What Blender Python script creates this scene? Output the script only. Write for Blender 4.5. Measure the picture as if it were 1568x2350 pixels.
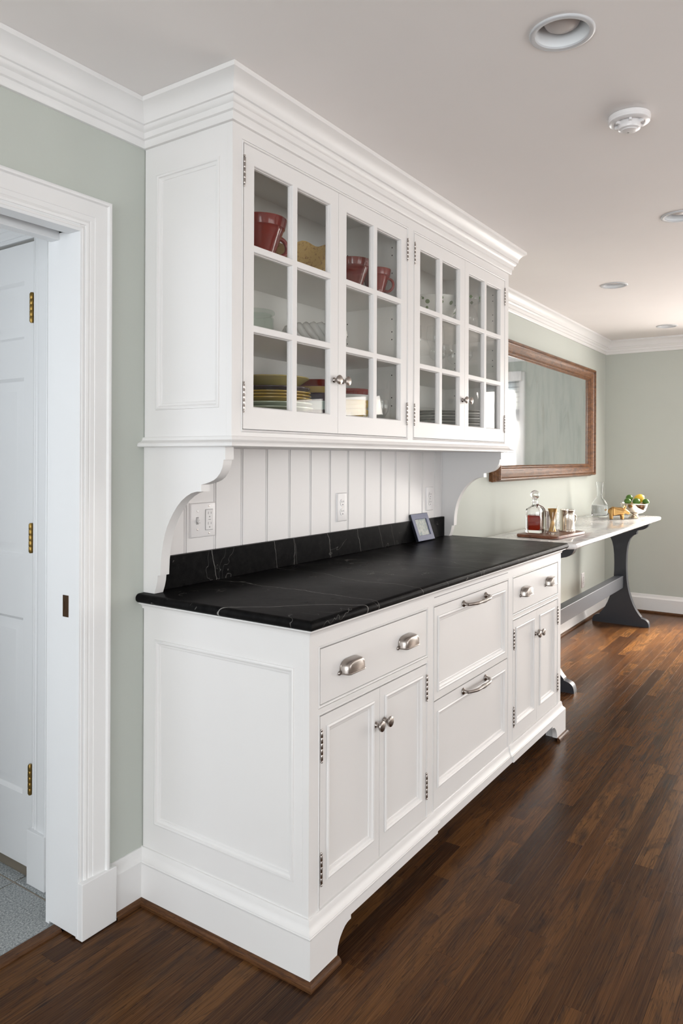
import bpy, bmesh, math, random
from mathutils import Vector, Matrix
random.seed(7)
PI = math.pi
SC = bpy.context.scene
COL = SC.collection
for o in list(bpy.data.objects):
    bpy.data.objects.remove(o)

# ------------------------------------------------------------------ camera
FPX, PPY, W, H = 1683.1, 1049.3, 1568, 2350
YAW, ROLL = math.radians(34.1933), math.radians(.2222)
CAM = Vector((-1.4927, -1.7344, 1.3279))
FW = Vector((math.cos(YAW), math.sin(YAW), 0))
_r = Vector((math.sin(YAW), -math.cos(YAW), 0)); _u = Vector((0, 0, 1))
RT = math.cos(ROLL) * _r + math.sin(ROLL) * _u
UP = -math.sin(ROLL) * _r + math.cos(ROLL) * _u
cd = bpy.data.cameras.new('camera'); cam = bpy.data.objects.new('camera', cd); COL.objects.link(cam)
cd.sensor_fit = 'HORIZONTAL'; cd.sensor_width = 36.0; cd.lens = FPX / W * 36.0
cd.shift_y = -(H / 2 - PPY) / W
cd.clip_start = .05
m3 = Matrix((RT, UP, -FW)).transposed()
cam.matrix_world = Matrix.Translation(CAM) @ m3.to_4x4()
SC.camera = cam

def pix(p):
    v = Vector(p) - CAM; d = v.dot(FW)
    if d < .05: return None
    return (W / 2 + FPX * v.dot(RT) / d, PPY - FPX * v.dot(UP) / d, d)

# ------------------------------------------------------------------ world, lights, exposure
SC.view_settings.view_transform = 'Standard'
SC.view_settings.look = 'None'
SC.view_settings.gamma = 1.0
SC.view_settings.use_curve_mapping = False
SC.view_settings.exposure = -0.47
SC.cycles.transparent_max_bounces = 40
wd = bpy.data.worlds.new('sky'); SC.world = wd; wd.use_nodes = True
wd.node_tree.nodes['Background'].inputs[0].default_value = (.86, .93, 1.0, 1)
wd.node_tree.nodes['Background'].inputs[1].default_value = 3.0

def area(name, loc, direction, sx, sy, power, col):
    l = bpy.data.lights.new(name, 'AREA'); l.shape = 'RECTANGLE'; l.size = sx; l.size_y = sy
    l.energy = power; l.color = col
    o = bpy.data.objects.new(name, l); COL.objects.link(o)
    o.location = loc; o.rotation_euler = Vector(direction).to_track_quat('-Z', 'Y').to_euler()
    return o
# daylight just outside each window opening
area('window_daylight_far', (5.46, -1.36, 1.08), (-1, 0, -.42), .96, 1.9, 112, (1, .92, .85))
area('window_daylight_far_second', (5.46, -3.55, 1.08), (-1, 0, -.34), 1.15, 1.9, 85, (1, .93, .87))
area('window_daylight_side', (.3, -5.2, 1.3), (0, 1, .36), 2.6, 1.4, 41, (1, .95, .91))
area('window_daylight_side_second', (3.6, -5.2, 1.3), (0, 1, .36), 1.6, 1.4, 46, (1, .95, .91))
area('window_daylight_near', (-4.2, -1.6, 1.05), (1, 0, -.04), 2.4, 1.9, 102, (.95, .98, 1))
area('window_daylight_near_second', (-4.2, -4.0, 1.05), (1, 0, .25), 1.4, 1.9, 50, (.95, .98, 1))
sl = bpy.data.lights.new('low_sun', 'SUN'); sl.energy = 40; sl.angle = math.radians(22); sl.color = (1, .90, .78)
so = bpy.data.objects.new('low_sun', sl); COL.objects.link(so); so.rotation_euler = Vector((-.72, .42, -.56)).to_track_quat('-Z', 'Y').to_euler()
area('window_daylight_hall', (-1.95, .95, 1.45), (1, 0, 0), 1.1, 1.4, 5, (.90, .94, 1))

# ------------------------------------------------------------------ materials
def mat(name, col, rough=.5, metal=0., spec=.5, **kw):
    m = bpy.data.materials.new(name); m.use_nodes = True
    b = m.node_tree.nodes['Principled BSDF']
    b.inputs['Base Color'].default_value = (*col, 1); b.inputs['Roughness'].default_value = rough
    b.inputs['Metallic'].default_value = metal; b.inputs['Specular IOR Level'].default_value = spec
    for k, v in kw.items():
        b.inputs[k.replace('_', ' ')].default_value = v
    return m
def N(m, t, **props):
    n = m.node_tree.nodes.new(t)
    for k, v in props.items(): setattr(n, k, v)
    return n
def L(m, a, b): m.node_tree.links.new(a, b)
def B(m): return m.node_tree.nodes['Principled BSDF']
def coords(m, scale=(1, 1, 1), attr=None):
    tc = N(m, 'ShaderNodeTexCoord'); mp = N(m, 'ShaderNodeMapping')
    mp.inputs['Scale'].default_value = scale
    if attr:
        at = N(m, 'ShaderNodeAttribute', attribute_name=attr)
        mu = N(m, 'ShaderNodeMath', operation='MULTIPLY'); mu.inputs[1].default_value = 37.0
        L(m, at.outputs['Fac'], mu.inputs[0])
        ad = N(m, 'ShaderNodeVectorMath', operation='ADD')
        L(m, tc.outputs['Object'], ad.inputs[0]); L(m, mu.outputs[0], ad.inputs[1])
        L(m, ad.outputs[0], mp.inputs['Vector'])
    else:
        L(m, tc.outputs['Object'], mp.inputs['Vector'])
    return mp.outputs['Vector']
def noise(m, vec, scale, detail=4, rough=.55, dist=0.):
    n = N(m, 'ShaderNodeTexNoise'); n.inputs['Scale'].default_value = scale
    n.inputs['Detail'].default_value = detail; n.inputs['Roughness'].default_value = rough
    n.inputs['Distortion'].default_value = dist
    L(m, vec, n.inputs['Vector']); return n.outputs['Fac']
def ramp(m, fac, stops):
    r = N(m, 'ShaderNodeValToRGB'); e = r.color_ramp.elements
    while len(e) < len(stops): e.new(.5)
    for el, (p, c) in zip(e, stops):
        el.position = p; el.color = (*c, 1) if len(c) == 3 else c
    L(m, fac, r.inputs['Fac']); return r.outputs['Color']
def mix(m, fac, a, b, mode='MIX'):
    x = N(m, 'ShaderNodeMix', data_type='RGBA', blend_type=mode)
    for s, v in ((x.inputs[0], fac), (x.inputs[6], a), (x.inputs[7], b)):
        if isinstance(v, bpy.types.NodeSocket): L(m, v, s)
        elif isinstance(v, (int, float)): s.default_value = v
        else: s.default_value = (*v, 1)
    return x.outputs[2]
def math_(m, op, a, b=None, c=None):
    x = N(m, 'ShaderNodeMath', operation=op)
    for i, v in enumerate((a, b, c)):
        if v is None: continue
        if isinstance(v, (int, float)): x.inputs[i].default_value = v
        else: L(m, v, x.inputs[i])
    return x.outputs[0]
def bump(m, h, strength, dist=.001):
    b = N(m, 'ShaderNodeBump'); b.inputs['Strength'].default_value = strength
    b.inputs['Distance'].default_value = dist
    L(m, h, b.inputs['Height']); L(m, b.outputs[0], B(m).inputs['Normal'])

def painted(name, col, rough, bs=.08, sc=220):
    m = mat(name, col, rough)
    v = coords(m); n = noise(m, v, sc, 2)
    bump(m, n, bs, .0006)
    f = noise(m, v, 3.0, 3)
    c = mix(m, f, tuple(x * .975 for x in col), tuple(min(1, x * 1.02) for x in col))
    L(m, c, B(m).inputs['Base Color'])
    return m
M = {}
M['cabinet'] = painted('white_cabinet_paint', (.80, .785, .775), .38, .03)
M['trim'] = painted('white_trim_paint', (.82, .815, .81), .36, .03)
M['hallwhite'] = painted('white_door_paint', (.80, .81, .82), .34, .03)
M['ceiling'] = painted('ceiling_paint', (.86, .83, .815), .85, .12, 160)
M['green'] = painted('grey_green_wall_paint', (.53, .56, .515), .8, .18, 170)
M['plain'] = painted('plain_wall_paint', (.72, .71, .68), .8, .12, 170)
M['interior'] = painted('cabinet_interior_paint', (.88, .865, .83), .5, .03)
M['bead'] = painted('beadboard_paint', (.79, .77, .765), .35, .03)
M['plastic'] = mat('white_plastic', (.82, .80, .80), .25)
M['darkslot'] = mat('dark_slot', (.02, .02, .02), .6)
M['nickel'] = mat('satin_nickel', (.34, .305, .28), .26, 1.)
M['hinge'] = mat('polished_nickel', (.44, .40, .375), .2, 1.)
M['brass'] = mat('aged_brass', (.30, .19, .055), .3, 1.)
M['bronze'] = mat('dark_bronze', (.10, .055, .03), .42, .9)
M['silver'] = mat('polished_silver', (.66, .60, .52), .12, 1.)
M['gold'] = mat('gilded_metal', (.48, .29, .11), .33, 1.)
M['charcoal'] = painted('charcoal_table_paint', (.032, .036, .046), .38, .05, 140)
M['chrome'] = mat('fixture_metal', (.60, .61, .63), .4)
M['baffle'] = mat('white_reflector', (.86, .88, .90), .18)
M['bulb'] = mat('frosted_bulb', (.56, .52, .50), .4)
M['black'] = mat('black_frame_paint', (.012, .013, .018), .3)
M['framefront'] = mat('blue_grey_frame_paint', (.13, .145, .235), .5, spec=.3)
M['cord'] = mat('brown_leather_cord', (.10, .03, .015), .5)

def glass_thin(name, tint, ior=1.45, rough=0.0, edge=1.0):
    m = bpy.data.materials.new(name); m.use_nodes = True
    nt = m.node_tree; nt.nodes.remove(nt.nodes['Principled BSDF'])
    tr = N(m, 'ShaderNodeBsdfTransparent'); tr.inputs[0].default_value = (*tint, 1)
    gl = N(m, 'ShaderNodeBsdfGlossy'); gl.inputs['Roughness'].default_value = rough
    lw = N(m, 'ShaderNodeLayerWeight'); lw.inputs['Blend'].default_value = .5
    f0 = ((ior - 1) / (ior + 1)) ** 2
    fr = math_(m, 'MULTIPLY_ADD', math_(m, 'POWER', lw.outputs['Facing'], 5.0), (1 - f0) * edge, f0)
    mx = N(m, 'ShaderNodeMixShader')
    L(m, fr, mx.inputs[0]); L(m, tr.outputs[0], mx.inputs[1]); L(m, gl.outputs[0], mx.inputs[2])
    L(m, mx.outputs[0], nt.nodes['Material Output'].inputs['Surface'])
    return m
M['pane'] = glass_thin('window_glass', (.985, .99, .985), 1.33)
M['glassware'] = glass_thin('clear_glassware', (.988, .992, .992), 1.55, .01, .4)
M['jarglass'] = glass_thin('greenish_glass', (.93, .965, .945), 1.55, .01, .4)
def glass_solid(name, col, ior=1.48):
    m = mat(name, col, 0.0); B(m).inputs['Transmission Weight'].default_value = 1.0; B(m).inputs['IOR'].default_value = ior
    return m
M['crystal'] = glass_solid('crystal_glass', (1, 1, 1), 1.5)
M['carafeglass'] = glass_solid('thin_clear_glass', (.98, .99, 1), 1.2)
M['water'] = glass_solid('still_water', (.95, .97, 1.0), 1.12)
M['liquor'] = glass_solid('amber_red_liquor', (.20, .010, .003), 1.2)

def m_soapstone():
    m = mat('black_soapstone', (.02, .02, .022), .3, spec=.022)
    v = coords(m)
    n1 = noise(m, v, 38, 6, .7); n2 = noise(m, v, 5, 4)
    base = ramp(m, n1, [(.3, (.004, .004, .0045)), (.62, (.011, .0105, .0105)), (.8, (.024, .022, .021))])
    nw = N(m, 'ShaderNodeTexNoise'); nw.inputs['Scale'].default_value = 3.2; nw.inputs['Detail'].default_value = 5
    L(m, v, nw.inputs['Vector'])
    sep = N(m, 'ShaderNodeSeparateXYZ'); L(m, v, sep.inputs[0])
    wob = math_(m, 'MULTIPLY', math_(m, 'SUBTRACT', nw.outputs['Fac'], .5), .16)
    tot = None
    # (a, b, c, width): pale veins along a*x + b*y = c
    def vein(a, b, cc, w, s):
        nonlocal tot
        e = math_(m, 'ADD', math_(m, 'MULTIPLY', sep.outputs[0], a), math_(m, 'MULTIPLY', sep.outputs[1], b))
        zz = math_(m, 'MULTIPLY', sep.outputs[2], a * .35)
        e = math_(m, 'ADD', math_(m, 'ADD', e, zz), wob)
        d = math_(m, 'ABSOLUTE', math_(m, 'SUBTRACT', e, cc))
        f = math_(m, 'MULTIPLY', math_(m, 'SMOOTH_MAX', math_(m, 'SUBTRACT', 1.0, math_(m, 'DIVIDE', d, w)), 0.0, .02), s)
        tot = f if tot is None else math_(m, 'MAXIMUM', tot, f)
    for a, b, cc, w, s in VEINS: vein(a, b, cc, w, s)
    net = noise(m, v, 4.0, 3, .5, 1.2)
    fine = math_(m, 'MULTIPLY', math_(m, 'LESS_THAN', math_(m, 'ABSOLUTE', math_(m, 'SUBTRACT', net, .5)), .0022), .16)
    msk = noise(m, v, 2.1, 2)
    fine = math_(m, 'MULTIPLY', fine, math_(m, 'GREATER_THAN', msk, .52))
    tot = math_(m, 'MAXIMUM', tot, fine)
    c = mix(m, tot, base, (.55, .53, .5))
    L(m, c, B(m).inputs['Base Color'])
    r = math_(m, 'MULTIPLY_ADD', n2, .16, .22)
    L(m, r, B(m).inputs['Roughness'])
    bump(m, n1, .12, .0006)
    return m
VEINS = [(.78, .62, .02, .0022, .7), (.70, .71, .72, .0016, .25), (1, 0, .62, .0016, .5), (1, -.1, .93, .0014, .5), (1, .1, 1.28, .0014, .45),
         (1, 0, 1.06, .001, .3), (.9, -.43, 1.52, .0013, .28), (1, 0, 1.52, .0013, .4), (1, 0, 1.80, .001, .3)]
M['stone'] = m_soapstone()

def m_marble():
    m = mat('white_marble', (.8, .8, .8), .1)
    v = coords(m, (1, 1.6, 1)); n = noise(m, v, 3.5, 6, .6, 1.5)
    c = ramp(m, n, [(.36, (.56, .56, .58)), (.5, (.78, .78, .78)), (.7, (.84, .83, .82))])
    k = noise(m, v, 1.8, 5, .6, 2.2)
    f = math_(m, 'MULTIPLY', math_(m, 'LESS_THAN', math_(m, 'ABSOLUTE', math_(m, 'SUBTRACT', k, .5)), .012), .35)
    L(m, mix(m, f, c, (.38, .37, .38)), B(m).inputs['Base Color'])
    return m
M['marble'] = m_marble()

def m_floor():
    m = mat('dark_stained_oak', (.1, .05, .03), .3)
    at = N(m, 'ShaderNodeAttribute', attribute_name='tone')
    v = coords(m, (1, 1, 1), 'tone')
    vs = N(m, 'ShaderNodeMapping'); vs.inputs['Scale'].default_value = (1.6, 62, 5); L(m, v, vs.inputs['Vector'])
    g1 = noise(m, vs.outputs[0], 2.2, 6, .68, .7)
    vf = N(m, 'ShaderNodeMapping'); vf.inputs['Scale'].default_value = (2.2, 300, 4); L(m, v, vf.inputs['Vector'])
    g2 = noise(m, vf.outputs[0], 2.0, 3, .6)
    vb = N(m, 'ShaderNodeMapping'); vb.inputs['Scale'].default_value = (3, 11, 3); L(m, v, vb.inputs['Vector'])
    g3 = noise(m, vb.outputs[0], 1.6, 4, .6, .8)
    tone = ramp(m, at.outputs['Fac'], [(0, (.028, .011, .005)), (.25, (.072, .028, .009)), (.5, (.118, .047, .014)), (.75, (.165, .070, .020)), (1, (.215, .098, .030))])
    c = mix(m, math_(m, 'MULTIPLY', g1, .75), tone, (.036, .016, .008), 'MIX')
    c = mix(m, ramp(m, g3, [(.30, (1, 1, 1)), (.52, (0, 0, 0))]), c, (.030, .016, .011))
    vr = N(m, 'ShaderNodeMapping'); vr.inputs['Scale'].default_value = (1.1, 15, 3); L(m, v, vr.inputs['Vector'])
    rg = noise(m, vr.outputs[0], 1.3, 3, .5, .5)
    rings = math_(m, 'FRACT', math_(m, 'MULTIPLY', rg, 17.0))
    c = mix(m, ramp(m, rings, [(0, (.75, .75, .75)), (.22, (.1, .1, .1)), (.5, (0, 0, 0))]), c, (.026, .012, .006))
    lt = ramp(m, g2, [(.50, (0, 0, 0)), (.66, (.42, .42, .42))])
    c = mix(m, lt, c, (.17, .085, .036))
    dk = ramp(m, g2, [(.34, (.6, .6, .6)), (.46, (0, 0, 0))])
    c = mix(m, dk, c, (.018, .010, .007))
    L(m, c, B(m).inputs['Base Color'])
    rv = coords(m, (1, 1, 1))
    w = noise(m, rv, 2.3, 4, .6)
    r = math_(m, 'MULTIPLY_ADD', w, .22, .06)
    r = math_(m, 'MULTIPLY_ADD', g2, .10, r)
    L(m, r, B(m).inputs['Roughness'])
    bump(m, math_(m, 'ADD', g2, math_(m, 'MULTIPLY', g1, .7)), .22, .0007)
    B(m).inputs['Specular IOR Level'].default_value = .10
    return m
M['floor'] = m_floor()
def m_wood(name, c1, c2, c3, rough=.4, scale=(3, 40, 40), sp=.5):
    m = mat(name, c2, rough, spec=sp)
    v = coords(m, scale); g = noise(m, v, 2.0, 6, .65, .5)
    g2 = noise(m, coords(m, tuple(s * 5 for s in scale)), 2.0, 3)
    c = ramp(m, g, [(.3, c1), (.5, c2), (.72, c3)])
    c = mix(m, ramp(m, g2, [(.32, (.8, .8, .8)), (.46, (0, 0, 0))]), c, tuple(x * .35 for x in c1))
    L(m, c, B(m).inputs['Base Color']); bump(m, g2, .2, .0006)
    return m
M['shoe'] = m_wood('stained_oak_shoe', (.040, .017, .007), (.095, .040, .016), (.16, .075, .030), .4, (14, 14, 110), .2)
M['shoeY'] = m_wood('stained_oak_shoe_side', (.040, .017, .007), (.095, .040, .016), (.16, .075, .030), .4, (60, 5, 130), .2)
M['shoeX'] = m_wood('stained_oak_shoe_front', (.040, .017, .007), (.095, .040, .016), (.16, .075, .030), .4, (5, 60, 130), .2)
M['mirrorwood'] = m_wood('old_walnut_frame', (.060, .024, .009), (.165, .070, .028), (.27, .125, .052), .36, (6, 26, 26), .35)
M['board'] = m_wood('brown_wood_board', (.085, .024, .010), (.18, .060, .026), (.28, .105, .048), .35, (30, 6, 20))

def m_tile():
    m = mat('speckled_stone_tile', (.3, .32, .33), .5)
    v = coords(m); n = noise(m, v, 190, 5, .8); n2 = noise(m, v, 2.2, 2)
    c = ramp(m, n, [(.38, (.07, .085, .095)), (.48, (.27, .295, .31)), (.60, (.58, .60, .60))])
    c = mix(m, math_(m, 'MULTIPLY', n2, .35), c, (.30, .31, .28))
    L(m, c, B(m).inputs['Base Color']); bump(m, n, .3, .001)
    return m
M['tile'] = m_tile()
M['grout'] = mat('tan_grout', (.36, .31, .25), .8)
def m_mirror():
    m = mat('old_mirror_glass', (.80, .84, .84), .05, 1.)
    v = coords(m, (2.2, 1, .9)); n = noise(m, v, 2.4, 5, .6, .9); n2 = noise(m, coords(m, (4.5, 1, 1.2)), 2, 5, .6, .6)
    c = ramp(m, n, [(.34, (.70, .76, .79)), (.52, (.83, .89, .92)), (.7, (.90, .94, .96))])
    c = mix(m, ramp(m, n2, [(.30, (.6, .6, .6)), (.40, (0, 0, 0))]), c, (.62, .61, .60))
    L(m, c, B(m).inputs['Base Color'])
    r = math_(m, 'MULTIPLY_ADD', n, .06, .01); L(m, r, B(m).inputs['Roughness'])
    return m
M['mirror'] = m_mirror()
def ceramic(name, col, speck=None):
    m = mat(name, col, .12)
    if speck:
        v = coords(m); n = noise(m, v, 90, 3, .6)
        L(m, ramp(m, n, [(.3, speck), (.46, col)]), B(m).inputs['Base Color'])
    return m
CER = {
 'dark red': ceramic('dark_red_glaze', (.20, .012, .006)), 'mustard yellow': ceramic('mustard_glaze', (.50, .33, .05)),
 'plum': ceramic('plum_glaze', (.045, .016, .03)), 'pale green': ceramic('pale_green_glaze', (.55, .60, .46)),
 'white': ceramic('white_glaze', (.74, .73, .70)), 'orange': ceramic('orange_glaze', (.45, .15, .05)),
 'speckled tan': ceramic('speckled_tan_glaze', (.56, .38, .14), (.26, .14, .05)),
 'brown red': ceramic('brown_red_glaze', (.16, .016, .010)), 'pale turquoise': ceramic('turquoise_glaze', (.48, .60, .56)),
 'grey': ceramic('grey_glaze', (.34, .33, .31)), 'olive yellow': ceramic('olive_glaze', (.42, .33, .10)),
}
def m_leafbowl():
    m = mat('white_glaze_green_leaves', (.76, .76, .72), .12)
    v = coords(m); vo = N(m, 'ShaderNodeTexVoronoi'); vo.inputs['Scale'].default_value = 38; L(m, v, vo.inputs['Vector'])
    f = math_(m, 'LESS_THAN', vo.outputs['Distance'], .40)
    pick = N(m, 'ShaderNodeSeparateColor'); L(m, vo.outputs['Color'], pick.inputs[0])
    f = math_(m, 'MULTIPLY', f, math_(m, 'GREATER_THAN', pick.outputs[0], .35))
    L(m, mix(m, f, (.76, .76, .72), (.13, .22, .08)), B(m).inputs['Base Color'])
    return m
M['leafbowl'] = m_leafbowl()
def m_print():
    m = mat('framed_print', (.7, .72, .68), .55, spec=.2)
    v = coords(m, (1, 1, 1)); n = noise(m, v, 30, 4, .6, 1.5); n2 = noise(m, coords(m, (60, 60, 25)), 1.0, 2)
    c = ramp(m, n, [(.3, (.28, .36, .42)), (.48, (.50, .52, .46)), (.62, (.58, .60, .58)), (.8, (.52, .42, .37))])
    c = mix(m, ramp(m, n2, [(.46, (0, 0, 0)), (.5, (.5, .5, .5)), (.54, (0, 0, 0))]), c, (.2, .25, .28))
    L(m, c, B(m).inputs['Base Color']); return m
M['print'] = m_print()
M['lime'] = ceramic('lime_skin', (.07, .17, .02)); B(M['lime']).inputs['Roughness'].default_value = .35
M['lemon'] = ceramic('lemon_skin', (.82, .52, .05)); B(M['lemon']).inputs['Roughness'].default_value = .4
M['fabric'] = mat('white_shade_fabric', (.86, .86, .84), .9)
_tl = N(M['fabric'], 'ShaderNodeBsdfTranslucent'); _tl.inputs[0].default_value = (.8, .8, .78, 1)
_sp = N(M['fabric'], 'ShaderNodeSeparateXYZ'); L(M['fabric'], coords(M['fabric']), _sp.inputs[0])
_g = math_(M['fabric'], 'MAXIMUM', math_(M['fabric'], 'LESS_THAN', math_(M['fabric'], 'FRACT', math_(M['fabric'], 'MULTIPLY', _sp.outputs[1], 17.0)), .07), math_(M['fabric'], 'LESS_THAN', math_(M['fabric'], 'FRACT', math_(M['fabric'], 'MULTIPLY', _sp.outputs[2], 21.0)), .10))
_c = mix(M['fabric'], _g, (.84, .84, .82), (.20, .21, .22))
L(M['fabric'], _c, _tl.inputs[0]); L(M['fabric'], _c, B(M['fabric']).inputs['Base Color'])
_mx = N(M['fabric'], 'ShaderNodeMixShader'); _mx.inputs[0].default_value = .8
L(M['fabric'], B(M['fabric']).outputs[0], _mx.inputs[1]); L(M['fabric'], _tl.outputs[0], _mx.inputs[2])
L(M['fabric'], _mx.outputs[0], M['fabric'].node_tree.nodes['Material Output'].inputs['Surface'])
M['fabricgrey'] = mat('grey_shade_band', (.30, .31, .33), .9)

# ------------------------------------------------------------------ mesh helpers
class MB:
    def __init__(s): s.v = []; s.f = []
    def add(s, vs, fs):
        k = len(s.v); s.v += [tuple(x) for x in vs]; s.f += [tuple(i + k for i in f) for f in fs]; return s
    def box(s, a, b):
        (x0, y0, z0), (x1, y1, z1) = a, b
        return s.add([(x0, y0, z0), (x1, y0, z0), (x1, y1, z0), (x0, y1, z0), (x0, y0, z1), (x1, y0, z1), (x1, y1, z1), (x0, y1, z1)],
                     [(0, 3, 2, 1), (4, 5, 6, 7), (0, 1, 5, 4), (1, 2, 6, 5), (2, 3, 7, 6), (3, 0, 4, 7)])
    def prism(s, poly, fn, h0, h1):          # poly in (u,v), fn(u,v,h)
        n = len(poly)
        s.add([fn(u, v, h0) for u, v in poly] + [fn(u, v, h1) for u, v in poly],
              [tuple(range(n))[::-1], tuple(range(n, 2 * n))] + [(i, (i + 1) % n, n + (i + 1) % n, n + i) for i in range(n)])
        return s
    def lathe(s, prof, c=(0, 0, 0), n=28, axis='z', closed=False):
        vs = []; cx, cy, cz = c
        for r, h in prof:
            for i in range(n):
                a = 2 * PI * i / n; p, q = r * math.cos(a), r * math.sin(a)
                vs.append({'z': (cx + p, cy + q, cz + h), 'y': (cx + p, cy - h, cz + q), 'x': (cx - h, cy + p, cz + q)}[axis])
        fs = []; m_ = len(prof)
        for j in range(m_ - 1 + (1 if closed else 0)):
            j2 = (j + 1) % m_
            for i in range(n):
                fs.append((j * n + i, j * n + (i + 1) % n, j2 * n + (i + 1) % n, j2 * n + i))
        if not closed:
            if prof[0][0] > 1e-6: fs.append(tuple(range(n))[::-1])
            if prof[-1][0] > 1e-6: fs.append(tuple(range((m_ - 1) * n, m_ * n)))
        return s.add(vs, fs)
    def tube(s, pts, r, n=8, caps=True):
        pts = [Vector(p) for p in pts]; k = len(pts); rs = r if isinstance(r, (list, tuple)) else [r] * k
        vs = []; up = None
        for i, p in enumerate(pts):
            t = (pts[min(i + 1, k - 1)] - pts[max(i - 1, 0)]).normalized()
            if up is None:
                up = Vector((0, 0, 1)) if abs(t.z) < .9 else Vector((1, 0, 0))
            a = t.cross(up)
            if a.length < 1e-5: a = t.orthogonal()
            a.normalize(); b = a.cross(t).normalized(); up = b
            for q in range(n):
                w = 2 * PI * q / n; vs.append(p + rs[i] * (math.cos(w) * a + math.sin(w) * b))
        fs = [(i * n + q, i * n + (q + 1) % n, (i + 1) * n + (q + 1) % n, (i + 1) * n + q) for i in range(k - 1) for q in range(n)]
        if caps: fs += [tuple(range(n))[::-1], tuple(range((k - 1) * n, k * n))]
        return s.add(vs, fs)
    def ring(s, rect, prof, fn, closed=False):   # mitred frame; prof = [(inset, height)]
        u0, v0, u1, v1 = rect; vs = []
        for i, h in prof:
            vs += [fn(u0 + i, v0 + i, h), fn(u1 - i, v0 + i, h), fn(u1 - i, v1 - i, h), fn(u0 + i, v1 - i, h)]
        m_ = len(prof)
        fs = [(j * 4 + q, j * 4 + (q + 1) % 4, ((j + 1) % m_) * 4 + (q + 1) % 4, ((j + 1) % m_) * 4 + q)
              for j in range(m_ - (0 if closed else 1)) for q in range(4)]
        return s.add(vs, fs)
    def holed(s, rect, holes, fn, h, depth, back=False):   # plate with rectangular holes: front at h, sides down to h-depth
        U = sorted({rect[0], rect[2]} | {x for q in holes for x in (q[0], q[2])})
        V = sorted({rect[1], rect[3]} | {x for q in holes for x in (q[1], q[3])})
        idx = {}
        inh = lambda i, j: any(q[0] - 1e-6 <= U[i] and U[i + 1] <= q[2] + 1e-6 and q[1] - 1e-6 <= V[j] and V[j + 1] <= q[3] + 1e-6 for q in holes)
        vs, fs = [], []
        def vid(i, j, k):
            if (i, j, k) not in idx:
                idx[(i, j, k)] = len(vs); vs.append(fn(U[i], V[j], h if k == 0 else h - depth))
            return idx[(i, j, k)]
        nu, nv = len(U) - 1, len(V) - 1
        solid = lambda i, j: 0 <= i < nu and 0 <= j < nv and not inh(i, j)
        for i in range(nu):
            for j in range(nv):
                if not solid(i, j): continue
                fs.append((vid(i, j, 0), vid(i + 1, j, 0), vid(i + 1, j + 1, 0), vid(i, j + 1, 0)))
                if back: fs.append((vid(i, j, 1), vid(i, j + 1, 1), vid(i + 1, j + 1, 1), vid(i + 1, j, 1)))
                for (di, dj, a, b) in ((-1, 0, (i, j + 1), (i, j)), (1, 0, (i + 1, j), (i + 1, j + 1)), (0, -1, (i, j), (i + 1, j)), (0, 1, (i + 1, j + 1), (i, j + 1))):
                    if not solid(i + di, j + dj):
                        fs.append((vid(*a, 0), vid(*a, 1), vid(*b, 1), vid(*b, 0)))
        return s.add(vs, fs)
    def sweep(s, path, prof, segs=None, ends=True, fn=None):
        """path: plan polyline [(x,y)]; room side is on the right hand of travel; prof [(p, z)]"""
        rings = sweep_rings(path, prof, fn); m_ = len(prof)
        for i in range(len(path) - 1):
            if segs is not None and i not in segs: continue
            a, b = rings[i], rings[i + 1]
            s.add(a + b, [(j, j + 1, m_ + j + 1, m_ + j) for j in range(m_ - 1)])
        if ends:
            s.add(rings[0], [tuple(range(m_))]); s.add(rings[-1], [tuple(range(m_))[::-1]])
        return s

def sweep_rings(path, prof, fn=None):
    P = [Vector(p) for p in path]; out = []
    nrm = []
    for i in range(len(P) - 1):
        d = (P[i + 1] - P[i]).normalized(); nrm.append(Vector((d.y, -d.x)))
    for i, p in enumerate(P):
        if i == 0: o = nrm[0]
        elif i == len(P) - 1: o = nrm[-1]
        else:
            a, b = nrm[i - 1], nrm[i]; o = (a + b) / (1 + a.dot(b))
        out.append([(fn((p + o * q).x, (p + o * q).y, z) if fn else ((p + o * q).x, (p + o * q).y, z)) for q, z in prof])
    return out

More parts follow.
